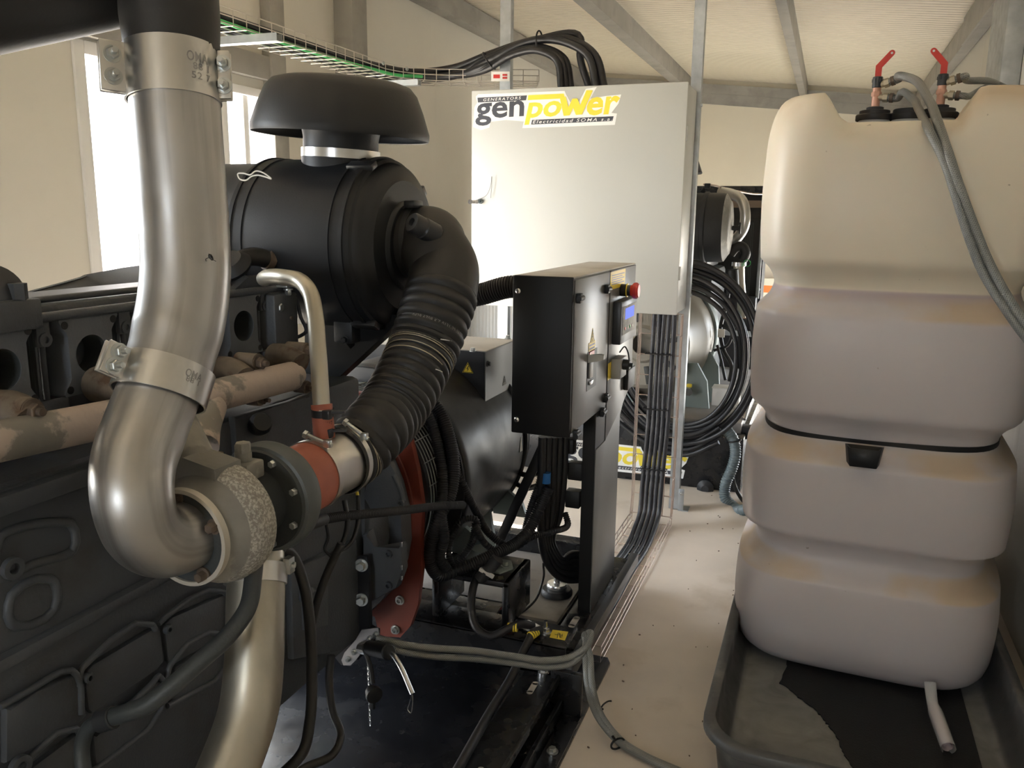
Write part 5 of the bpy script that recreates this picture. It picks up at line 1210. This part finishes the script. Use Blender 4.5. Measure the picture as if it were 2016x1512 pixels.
# cables hanging from the box
CL = ['leftmost, ringed with blue tape', 'second from the left', 'in the middle', 'second from the right', 'rightmost, nearest the stand']
for i in range(5):
    x0_ = 1068+i*11
    p = [at(x0_, 860, Y=2.42+.03*i), at(x0_-2, 930, Y=2.43+.03*i), at(x0_-4 if i < 3 else x0_-10, 1010, Y=2.45+.03*i), at(1068+i*5, 1075, Y=2.48+.03*i), at(1080+i*7, 1112-i*2, Y=2.52+.02*i), at(1112+i*3, 1140-i*12, Y=2.6+.01*i), at(1150, 1140-i*12, Y=2.68)]
    o = pipe('power_cable', 'black cable hanging from the control box, ' + CL[i], 'cable', p, .0135, 'cable', 'cables hanging from the control box', 12)
    if i == 0:
        q = at(1075, 940, Y=2.435); MB().cyl(q-V((0, 0, .018)), q+V((0, 0, .016)), .0148, seg=20).obj('blue_tape', 'blue', o)
tag(MB().beam(at(1070, 878, Y=2.62), at(985, 1062, Y=2.62), .034, .012, (0, 1, 0), .002).obj('brace_bar', 'blackp'), 'flat black brace bar slanting behind the hanging cables', 'bar')

# loom of corrugated conduits beside the grille
def con(label, pts, r, grp='conduits beside the alternator grille', rib=None): return pipe('corrugated_conduit', label, 'conduit', pts, r, 'loom', grp, 14, rib=rib or (.007, .0012))
con('thickest corrugated conduit curving down in front of the alternator drum', [at(838, 778, Y=2.22), at(862, 805, Y=2.22), at(884, 860, Y=2.2), at(893, 930, Y=2.17), at(882, 985, Y=2.13), at(868, 1010, Y=2.1), at(852, 1060, Y=2.08), at(846, 1105, Y=2.08), at(862, 1132, Y=2.1), at(892, 1126, Y=2.15)], .0185)
con('corrugated conduit just left of the thickest one beside the grille', [at(832, 800, Y=2.17), at(850, 835, Y=2.17), at(866, 900, Y=2.15), at(872, 960, Y=2.12), at(868, 1005, Y=2.1), at(874, 1060, Y=2.09), at(866, 1100, Y=2.1), at(880, 1122, Y=2.12)], .0155)
con('corrugated conduit looping beside the alternator foot, left of the loop', [at(893, 1118, Y=2.16), at(884, 1095, Y=2.16), at(892, 1050, Y=2.18), at(912, 1024, Y=2.2), at(935, 1022, Y=2.22), at(940, 1045, Y=2.22), at(922, 1080, Y=2.2), at(900, 1108, Y=2.18)], .0095)
con('thin conduit slanting from the grille across the drum to the cable bunch', [at(890, 905, Y=2.2), at(912, 955, Y=2.22), at(940, 1012, Y=2.26), at(965, 1052, Y=2.3), at(1000, 1075, Y=2.32), at(1030, 1070, Y=2.34)], .0115)
con('conduit running low from the grille to the cable bunch', [at(892, 1126, Y=2.15), at(930, 1110, Y=2.18), at(980, 1088, Y=2.24), at(1016, 1070, Y=2.3), at(1042, 1042, Y=2.36), at(1062, 1000, Y=2.40), at(1080, 960, Y=2.42)], .0175)
con('conduit rising from the cable bunch to the control box', [at(1000, 1080, Y=2.32), at(1030, 1050, Y=2.38), at(1045, 1000, Y=2.42), at(1062, 950, Y=2.44), at(1078, 880, Y=2.46)], .0115)
con('thin conduit curling under the cable bunch', [at(935, 1035, Y=2.2), at(960, 1075, Y=2.24), at(985, 1088, Y=2.26), at(1010, 1080, Y=2.3), at(1050, 1056, Y=2.36), at(1090, 1046, Y=2.42), at(1118, 1030, Y=2.5), at(1112, 1010, Y=2.52)], .0095)
con('conduit looping round the alternator foot, right side of the loop', [at(936, 1030, Y=2.23), at(930, 1065, Y=2.22), at(912, 1095, Y=2.2), at(902, 1115, Y=2.18)], .0105)
for i, dz in enumerate((0, 26)):
    con('thin conduit curving behind the drum end, ' + ('upper' if i == 0 else 'lower'), [at(1010, 925+dz*.9, Y=2.8), at(1035, 935+dz, Y=2.72), at(1062, 932+dz*.9, Y=2.66)], .010, 'conduits behind the drum end', (.02, 0.0))
for i, (ya_, yb_) in enumerate(((742, 745), (756, 762), (768, 778))):
    con(['topmost', 'middle', 'lowest'][i] + ' conduit lying on the alternator behind the ribbed hose', [at(640, ya_-2, Y=2.35), at(680, ya_, Y=2.35), at(722, yb_, Y=2.36), at(800, yb_+20, Y=2.4)], .0155, 'conduits on top of the alternator')
tag(MB().bb((-1.66, 2.25, .905), (-1.18, 2.52, .925), .003).obj('cover_plate', 'dusttop'), 'pale dusty plate on top of the alternator shroud', 'plate')
# earth cables with banded ends
gc = thing('earth_cable', 'black earth cable with yellow-green banded end, looping up to the alternator mount', 'cable')
pA = [at(958, 1108, Y=2.26), at(940, 1132, Y=2.22), at(930, 1165, Y=2.18), at(928, 1200, Y=2.16), at(940, 1238, Y=2.14), at(965, 1252, Y=2.14), at(1000, 1238, Y=2.16), at(1018, 1230, Y=2.18), at(1050, 1232, Y=2.22)]
MB().tube(pA, .0125, 14, 8).obj('cable', 'cable', gc)
gd = thing('earth_cable', 'black earth cable with yellow-green banded end, running down along the side rail', 'cable')
pB = [at(1066, 1240, Z=.222), at(1052, 1244, Z=.222), at(1038, 1268, Z=.20), at(1010, 1326, Z=.15), at(960, 1410, Z=.135), at(915, 1490, Z=.135), at(850, 1610, Z=.135)]
MB().tube(pB, .0125, 14, 8).obj('cable', 'cable', gd)
for par, c, d in ((gc, at(1009, 1235, Y=2.17), (1, .15, .1)), (gd, at(1050, 1248, Z=.218), (.4, .9, .2))):
    d = V(d).normalized()
    for k in range(4):
        MB().cyl(c+d*(k*.008-.014), c+d*(k*.008-.009), .0136, seg=18).obj('yellow_band', 'yellow', par)
pipe('control_cable', 'thin black cable dropping onto the fuel tank top', 'cable', [at(1070, 1110, Y=2.5), at(1068, 1145, Z=.20), at(1055, 1180, Z=.15), at(1035, 1200, Z=.127), at(1012, 1212, Z=.127)], .004, 'cable')
tag(MB().lathe([(0, 0), (.02, 0), (.02, .09), (0, .09)], at(945, 1140, Y=2.2), (.45, .1, .6), 16).obj('cable_connector', 'dash'), 'black cable connector above the alternator mount', 'connector')
tag(MB().box(at(958, 1128, Y=2.19), (.05, .01, .012), Matrix.Rotation(.4, 3, 'Y'), .002).obj('white_tie', 'white'), 'white tie on the cable connector', 'tie')

# ------------------------------------------------------------------ drain valve with its handle
dv = thing('drain_pump', 'zinc and black hand drain valve hanging under the bracket plate', 'valve')
Yd = 1.76
def G(x, y, o=0): return at(x, y, Y=Yd+o)
MB().prism([G(658, 1240, .03), G(700, 1232, .03), G(704, 1300, .03), G(672, 1310, .03), G(656, 1290, .03)], (0, .05, 0), .006).obj('valve_body', 'blackp', dv)
MB().prism([G(x, y) for x, y in ((672, 1300), (678, 1285), (700, 1260), (712, 1240), (744, 1236), (746, 1250), (735, 1260), (715, 1280), (700, 1300), (690, 1310), (676, 1310))], (0, .006, 0), .002).obj('zinc_flange', 'stainless', dv)
for x, y in ((685, 1298), (740, 1250), (697, 1284), (728, 1258)):
    MB().hexbolt(G(x, y, -.001), (.1, -1, 0), .006, .006).obj('flange_bolt', 'bolt', dv)
MB().cyl(G(712, 1276), G(732, 1280, -.03), .016, seg=20).obj('spout', 'chrome', dv)
MB().cyl(G(726, 1276, -.02), G(766, 1284, -.075), .020, seg=24, bev=.003).obj('pump_grip', 'ink', dv)
MB().tube([G(764, 1284, -.07), G(776, 1292, -.09), G(784, 1304, -.10), G(812, 1366, -.13)], .0065, 14, 6).obj('pump_handle', 'chrome', dv)
MB().tube([G(811, 1366, -.13), G(806, 1385, -.13), G(803, 1398, -.13), G(808, 1404, -.13), G(812, 1390, -.13), G(812, 1368, -.13)], .0012, 6, 6).obj('wire_ring', 'chrome', dv)
MB().tube([G(714, 1270, -.03), G(720, 1285, -.04), G(730, 1315, -.04), G(734, 1345, -.04)], .006, 12, 6).obj('tether', 'rubber', dv)
MB().lathe([(0, 0), (.016, 0), (.016, .014), (.022, .016), (.022, .026), (0, .028)], G(730, 1360, -.03), (.8, -.6, 0), 20).box(G(733, 1385, -.04), (.014, .012, .03), None, .003).obj('dust_cap', 'ink', dv)
ch = MB()
for i in range(24):
    c = G(724+i*.2, 1312+i*5, -.02); a = (i % 2)*PI/2
    ch.tube([c+V((math.cos(a)*.0022*math.cos(t), math.sin(a)*.0022*math.cos(t), .0042*math.sin(t))) for t in [2*PI*k/8 for k in range(8)]], .0007, 5, 0, closed=True)
ch.obj('bead_chain', 'chrome', dv)
MB().cyl(G(636, 1266, .05), G(668, 1256, .05), .013, seg=16).hexbolt(G(653, 1242, .05), (-1, -.4, .1), .008, .008).obj('inlet_fitting', 'dash', dv)
# braided hoses from the valve round the frame end and down to the floor
for i, (dz, lab) in enumerate(((0, 'upper'), (13, 'lower'))):
    k = .35 if i else 0
    p = [G(742, 1256+dz*.6, -.01), G(790, 1268+dz, -.0), at(850, 1276+dz*1.2, Y=1.82), at(930, 1281+dz*1.2, Y=1.9), at(1010, 1292+dz, Y=1.98), at(1080, 1300+dz, Y=2.04), at(1125, 1292+dz, Y=2.08), at(1158-6*i, 1268+dz*.6, Y=2.11), at(1163-7*i, 1246+dz*.4, Y=2.14), at(1155-4*i, 1250, Y=2.16), at(1153+8*i, 1290, Y=2.12), at(1157+9*i, 1350, Y=2.08), at(1176+9*i, 1410, Z=.06), at(1215+8*i, 1458, Z=.018), at(1262+8*i, 1488, Z=.014), at(1330+8*i, 1518, Z=.014), at(1420+8*i, 1560, Z=.014)]
    hose('braided_hose', 'grey braided hose looping round the frame end onto the floor, ' + lab + ' of the pair', p, .0094, 'braid')
q = at(1216, 1464, Z=.02); t_ = V((.75, -.65, 0)); u, v = basis(t_)
tag(MB().tube([q+u*.015*math.cos(a)+v*.022*math.sin(a) for a in [2*PI*k/14 for k in range(14)]], .003, 6, 2, closed=True).tube([q+u*.016+v*.010, q+u*.028+v*.018], .004, 6, 1).obj('cable_tie', 'ink'), 'black cable tie round the braided hoses on the floor', 'cable tie')
tag(MB().tube([at(x, y, Z=.003) for x, y in ((1182, 1395), (1190, 1385), (1200, 1380), (1204, 1380))], .0024, 6, 6).tube([at(1180, 1396, Z=.003), at(1188, 1396, Z=.003)], .003, 6, 1).obj('cable_tie_end', 'ink'), 'cut end of a black cable tie lying on the floor', 'cable tie')
# ------------------------------------------------------------------ second generator set behind the cabinet
s2 = thing('skid_frame', 'black base frame of the far generator with a yellow logo on its end', 'skid')
BY = 4.42
MB().bb((-1.75, BY, .0), (-.335, 6.6, .30), .006).obj('frame_end', 'skid', s2)
MB().bb((-1.75, BY+.1, .30), (-.36, 6.6, .36), .006).obj('tank_cover', 'tanktop', s2)
MB().lathe([(0, 0), (.04, 0), (.045, .03), (.02, .05), (0, .05)], at(1390, 958, Y=BY), (0, -1, 0), 24).obj('drain_plug', 'plastic', s2)
pA_ = at(880+745/3.6, 770/3.6, Y=3.75); pB_ = at(1240, 903, Y=BY)
logo(s2, lambda x, z, l: V((pB_.x+(x-pA_.x)*1.02, BY-l, pB_.z+(z-pA_.z)*1.02)))
a2 = thing('alternator', 'beige alternator drum with spoked fan end, on the far generator skid', 'alternator')
X2, Z2 = -.955, .725
MB().lathe([(0, .06), (.10, .06), (.11, .0), (.24, 0), (.265, .02), (.275, .10), (.335, .20), (.35, .23), (.35, .58), (.30, .58)], (X2, 4.72, Z2), (0, 1, 0), 72).obj('drum', 'beige', a2)
MB().lathe([(.30, 0), (.358, 0), (.366, .01), (.366, .13), (.358, .14), (.358, .17), (.30, .17)], (X2, 5.14, Z2), (0, 1, 0), 72).obj('drum_band', 'greenst', a2)
MB().lathe([(.06, -.01), (.095, -.01), (.12, .02), (.06, .02)], (X2, 4.71, Z2), (0, 1, 0), 40).obj('hub', 'beige', a2)
for i in range(8):
    t = 2*PI*i/8+.2; d = V((math.cos(t), 0, math.sin(t)))
    MB().beam(V((X2, 4.712, Z2))+d*.13, V((X2, 4.712, Z2))+d*.235, .028, .012, (0, 1, 0), .003).obj('fan_slot', 'comp', a2)
for x in (-.66, -1.1):
    MB().prism([V((x-.05, 4.8, .36)), V((x+.09, 4.8, .36)), V((x+.07, 4.8, .52)), V((x+.01, 4.8, .62)), V((x-.05, 4.8, .62))], (0, .03, 0), .004).obj('foot', 'greenst', a2)
    MB().prism([V((x-.02, 4.98, .36)), V((x+.13, 4.98, .36)), V((x+.11, 4.98, .58)), V((x+.06, 4.98, .66)), V((x-.02, 4.98, .66))], (0, .03, 0), .004).obj('foot', 'greenst', a2)
q = at(1357, 770, Y=4.78); MB().cyl(q, q+V((0, -.03, 0)), .022, seg=16).obj('mount_knob', 'chrome', a2); MB().box(q+V((0, -.01, .035)), (.03, .02, .02), None, .005).obj('yellow_cap', 'yellow', a2)
e2 = thing('engine', 'black diesel engine of the far generator, mostly hidden behind the cable coil', 'engine')
MB().bb((-1.25, 5.36, .36), (-.66, 6.05, 1.12), .03).obj('engine_block', 'comp', e2)
MB().bb((-1.15, 5.40, 1.12), (-.70, 6.0, 1.20), .03).obj('valve_cover', 'dash', e2)
MB().cyl(at(1442, 530, Y=5.25), at(1444, 565, Y=5.25), .035, seg=24, bev=.005).obj('fuel_filter', 'ink', e2)
MB().tube([at(1437, 555, Y=5.22), at(1430, 600, Y=5.2), at(1418, 650, Y=5.15), at(1425, 690, Y=5.1), at(1440, 720, Y=5.05), at(1436, 750, Y=5.0)], .012, 10, 6).tube([at(1420, 640, Y=5.1), at(1440, 655, Y=5.1), at(1432, 680, Y=5.1), at(1405, 690, Y=5.1)], .009, 10, 6).tube([at(1412, 680, Y=5.05), at(1420, 710, Y=5.0), at(1428, 748, Y=4.95)], .009, 10, 6).obj('engine_harness', 'cable', e2)
MB().box(at(1420, 656, Y=5.05), (.04, .01, .05), None, .002).obj('white_tag', 'white', e2)
f2_ = thing('air_filter', 'black air filter drum of the far generator, right of the cabinet', 'air filter')
FY2, FZ2, FX2 = 5.2, 1.385, -.545
MB().lathe([(0, 0), (.20, 0), (.205, .02), (.205, .10), (.212, .105), (.212, .125), (.204, .13), (.204, .75), (0, .75)], (FX2-.04, FY2, FZ2), (-1, 0, 0), 64).obj('canister', 'plastic', f2_)
MB().lathe([(.2, 0), (.16, .025), (.155, .03), (.12, .036), (0, .038)], (FX2-.04, FY2, FZ2), (1, 0, 0), 64).obj('end_cover', 'castsm', f2_)
MB().cyl((FX2, FY2, FZ2), (FX2+.04, FY2, FZ2), .014, seg=14).box((FX2+.045, FY2, FZ2), (.012, .03, .07), None, .005).obj('cover_knob', 'ink', f2_)
r2 = thing('rain_cap', 'black rain cap of the far generator, half hidden behind the cabinet post', 'rain cap')
MB().lathe([(.07, 0), (.07, .10), (.10, .13), (.155, .125), (.16, .13), (.13, .21), (.09, .225), (0, .225)], (-.90, FY2, 1.575), (0, 0, 1), 48).obj('hood', 'plastic', r2)
p2 = thing('charge_air_pipe', 'curved bright zinc pipe beside the air filter of the far generator', 'pipe')
MB().tube([at(1418, 378, Y=5.5), at(1440, 382, Y=5.45), at(1460, 394, Y=5.4), at(1467, 420, Y=5.38), at(1464, 448, Y=5.38), at(1450, 470, Y=5.4), at(1440, 480, Y=5.45)], .032, 20, 8).obj('bent_pipe', 'stainless', p2)
d2 = thing('exhaust_pipe', 'pale dusty pipe standing below the far air filter', 'pipe')
MB().tube([at(1455, 522, Y=5.35), at(1456, 550, Y=5.35), at(1460, 590, Y=5.35), at(1461, 625, Y=5.35)], lambda f, l: .034-.008*f, 20, 6).obj('pipe', 'zinc', d2)
q = at(1455, 520, Y=5.35); MB().cyl(q-V((0, 0, .012)), q+V((0, 0, .012)), .044, seg=24).obj('flange', 'chrome', d2)
MB().tube([at(1438, 500, Y=5.35), at(1448, 488, Y=5.35), at(1460, 485, Y=5.35), at(1468, 500, Y=5.35), at(1462, 512, Y=5.35)], .03, 16, 6).obj('rubber_joint', 'rubber', d2)
MB().lathe([(.018, -.003), (.022, 0), (.018, .003)], at(1471, 518, Y=5.3), (0, -1, 0), 20, closed=True).obj('green_ring', 'green', d2)
rd = thing('radiator', 'big black radiator with a bolted frame at the far end of the far generator', 'radiator')
RY = 6.25
MB().bb((-1.75, RY, .36), (-.425, RY+.25, 1.665), .006).obj('radiator_core', 'grill', rd)
MB().bb((-1.75, RY-.03, 1.60), (-.425, RY, 1.665), .004).bb((-.455, RY-.03, .36), (-.425, RY, 1.60), .003).obj('radiator_frame', 'skid', rd)
MB().bb((-1.75, RY-.012, 1.515), (-.455, RY, 1.565)).obj('header_strip', mat('brown_strip', (.24, .18, .13), .6), rd)
a, b_ = at(1468, 432, Y=RY-.06), at(1492, 588, Y=RY-.06)
MB().bb((a.x-.25, RY-.05, b_.z), (b_.x, RY-.005, a.z), .002).obj('oil_cooler', 'ink', rd)
MB().bb((b_.x-.018, RY-.062, b_.z), (b_.x+.006, RY-.05, a.z), .002).obj('cooler_edge', 'galv', rd)
fn = MB()
for i in range(7): fn.bb((a.x-.02+i*.012, RY-.053, b_.z+.02), (a.x-.014+i*.012, RY-.05, a.z-.02))
fn.obj('cooler_fins', 'comp', rd)
for i, y in enumerate((400, 415, 495, 520, 570, 602, 650)):
    q = at((1503, 1508, 1500, 1487, 1495, 1500, 1499)[i], y, Y=RY-.032); MB().cyl(q, q+V((0, -.006, 0)), .009, seg=10).obj('frame_bolt', 'bolt', rd)
MB().box(at(1475, 598, Y=RY-.1), (.10, .12, .10), None, .01).obj('bottle', 'dash', rd); MB().cyl(at(1475, 618, Y=RY-.1)-V((0, 0, .03)), at(1475, 618, Y=RY-.1), .06, seg=20).obj('clamp_base', 'copper', rd)
MB().bb((-1.7, RY-.04, .60), (-.46, RY-.02, .64), .003).obj('gap_light_strip', 'galv', rd)
# the pale bar above stands in for light showing under the fan shroud
pipe('wire', 'thin pale wire from the far rain cap to the radiator', 'wire', [at(1385, 362, Y=5.3), at(1398, 364, Y=5.3), at(1420, 369, Y=5.5), at(1455, 377, Y=5.8), at(1490, 382, Y=6.1), at(1512, 382, Y=6.2)], .006, 'wire')
tag(MB().box(at(1393, 366, Y=5.3), (.035, .03, .03), None, .004).obj('wire_clip', 'ink'), 'black clip holding the pale wire above the far air filter', 'clip')
# coil of cable hung in front of the far alternator
cc = thing('cable_coil', 'big loose coil of black cable hanging in front of the far generator', 'cable coil')
random.seed(5)
for k in range(7):
    pts = []
    rx, rz = .30+.022*k+random.uniform(-.01, .01), .33+.020*k
    cx_, cz_ = -.70+random.uniform(-.012, .012), .75+.006*k
    for i in range(20):
        t = 2*PI*i/20; s_ = math.sin(t)
        x = cx_+rx*math.cos(t)*(1+.08*s_*(1 if math.cos(t) < 0 else 0)); z = cz_+rz*s_*(1.0 if s_ > 0 else 1.14) - .04*math.cos(t)*(s_ < 0)
        pts.append(V((x, 4.30+.02*(k % 3)-.004*k+.015*math.sin(3*t+k), z)))
    MB().tube(pts, .0125, 10, 6, closed=True).obj('cable_turn', 'cable', cc)
for k in range(3):
    MB().tube([V((-1.02-.02*k, 4.34, .50-.05*k)), V((-.92, 4.33, .37-.035*k)), V((-.8, 4.32, .30-.03*k)), V((-.62, 4.31, .27-.03*k)), V((-.45, 4.30, .38-.04*k))], .0125, 10, 8).obj('cable_turn', 'cable', cc)
bh_ = thing('corrugated_hose', 'blue-grey corrugated hose hanging off the end of the far generator frame', 'hose')
MB().tube([at(1432, 848, Y=4.36), at(1444, 866, Y=4.33), at(1448, 890, Y=4.31), at(1440, 925, Y=4.29), at(1428, 955, Y=4.27), at(1428, 980, Y=4.25), at(1444, 998, Y=4.22), at(1470, 1004, Z=.03), at(1520, 1002, Z=.03)], .0275, 20, 8, rib=(.012, .0014)).obj('hose', 'bluehose', bh_)
for px, py, d in ((1447, 868, (.3, -.1, -1)), (1433, 938, (-.3, 0, -1))):
    q = at(px, py, Y=4.30); MB().tube([q+basis(d)[0]*.031*math.cos(a)+basis(d)[1]*.031*math.sin(a) for a in [2*PI*k/16 for k in range(16)]], .004, 6, 1, closed=True).obj('hose_tie', 'ink', bh_)
pipe('hose', 'thin black hose hanging behind the blue-grey corrugated hose', 'hose', [at(1445, 905, Y=4.36), at(1442, 935, Y=4.34), at(1450, 965, Y=4.32), at(1462, 985, Y=4.28), at(1475, 998, Y=4.25)], .010, 'rubber')
bx = thing('junction_box', 'white box half hidden behind the coil of black cable', 'box')
MB().box(at(1430, 780, Y=4.75), (.15, .10, .10), None, .005).obj('box', 'white', bx)
MB().box(at(1430, 780, Y=4.75)+V((0, 0, .052)), (.156, .106, .008), None, .003).obj('box_lid', 'white', bx)
pipe('strut', 'slanting bright metal strut beside the cable coil', 'strut', [at(1478, 770, Y=4.6), at(1462, 825, Y=4.5)], .018, 'chrome')
tag(MB().box(at(1472, 850, Y=4.6), (.08, .08, .07), None, .008).obj('rubber_block', 'plastic'), 'small black block beside the frame end of the far generator', 'block')
ob = thing('striped_barrier', 'orange and white striped board standing far behind the tank', 'barrier')
for i in range(6):
    a = at(1505, 548, Y=8.7); MB().bb((a.x-.05, 8.7, a.z-.07*(i+1)), (a.x+.45, 8.72, a.z-.07*i)).obj('stripe', 'orange' if i % 2 else 'cream', ob)
MB().bb((a.x+.0, 8.70, 0), (a.x+.04, 8.72, a.z-.42)).bb((a.x+.36, 8.70, 0), (a.x+.40, 8.72, a.z-.42)).obj('leg', 'cream', ob)

# scattered grit and flakes on the aisle floor
random.seed(21)
gm = MB()
for i in range(46):
    x, y = random.uniform(-.52, -.2), random.uniform(1.4, 4.3)
    if i % 3 == 0: x, y = random.uniform(-.5, .1), random.uniform(3.8, 5.0)
    a = random.uniform(0, PI); s_ = random.uniform(.0015, .004)
    gm.box((x, y, .0015), (s_*1.8, s_, .003), Matrix.Rotation(a, 3, 'Z'))
o = gm.obj('floor_grit', mat('brown_grit', (.16, .11, .08), .8)); o['kind'] = 'stuff'; tag(o, 'brown grit and flakes scattered on the aisle floor', 'grit')
# ------------------------------------------------------------------ origins: every thing's Empty moves to its base
bpy.context.view_layer.update()
def all_mesh(o):
    r = []
    for c in o.children:
        if c.type == 'MESH': r.append(c)
        r += all_mesh(c)
    return r
for t in THINGS:
    ms = all_mesh(t)
    if not ms: continue
    pts = [m.matrix_world @ V(b) for m in ms for b in m.bound_box]
    lo = V([min(p[i] for p in pts) for i in range(3)]); hi = V([max(p[i] for p in pts) for i in range(3)])
    base = V(((lo.x+hi.x)/2, (lo.y+hi.y)/2, lo.z))
    dlt = base - t.location
    t.location = base
    for c in t.children: c.matrix_parent_inverse = Matrix.Translation(-base)
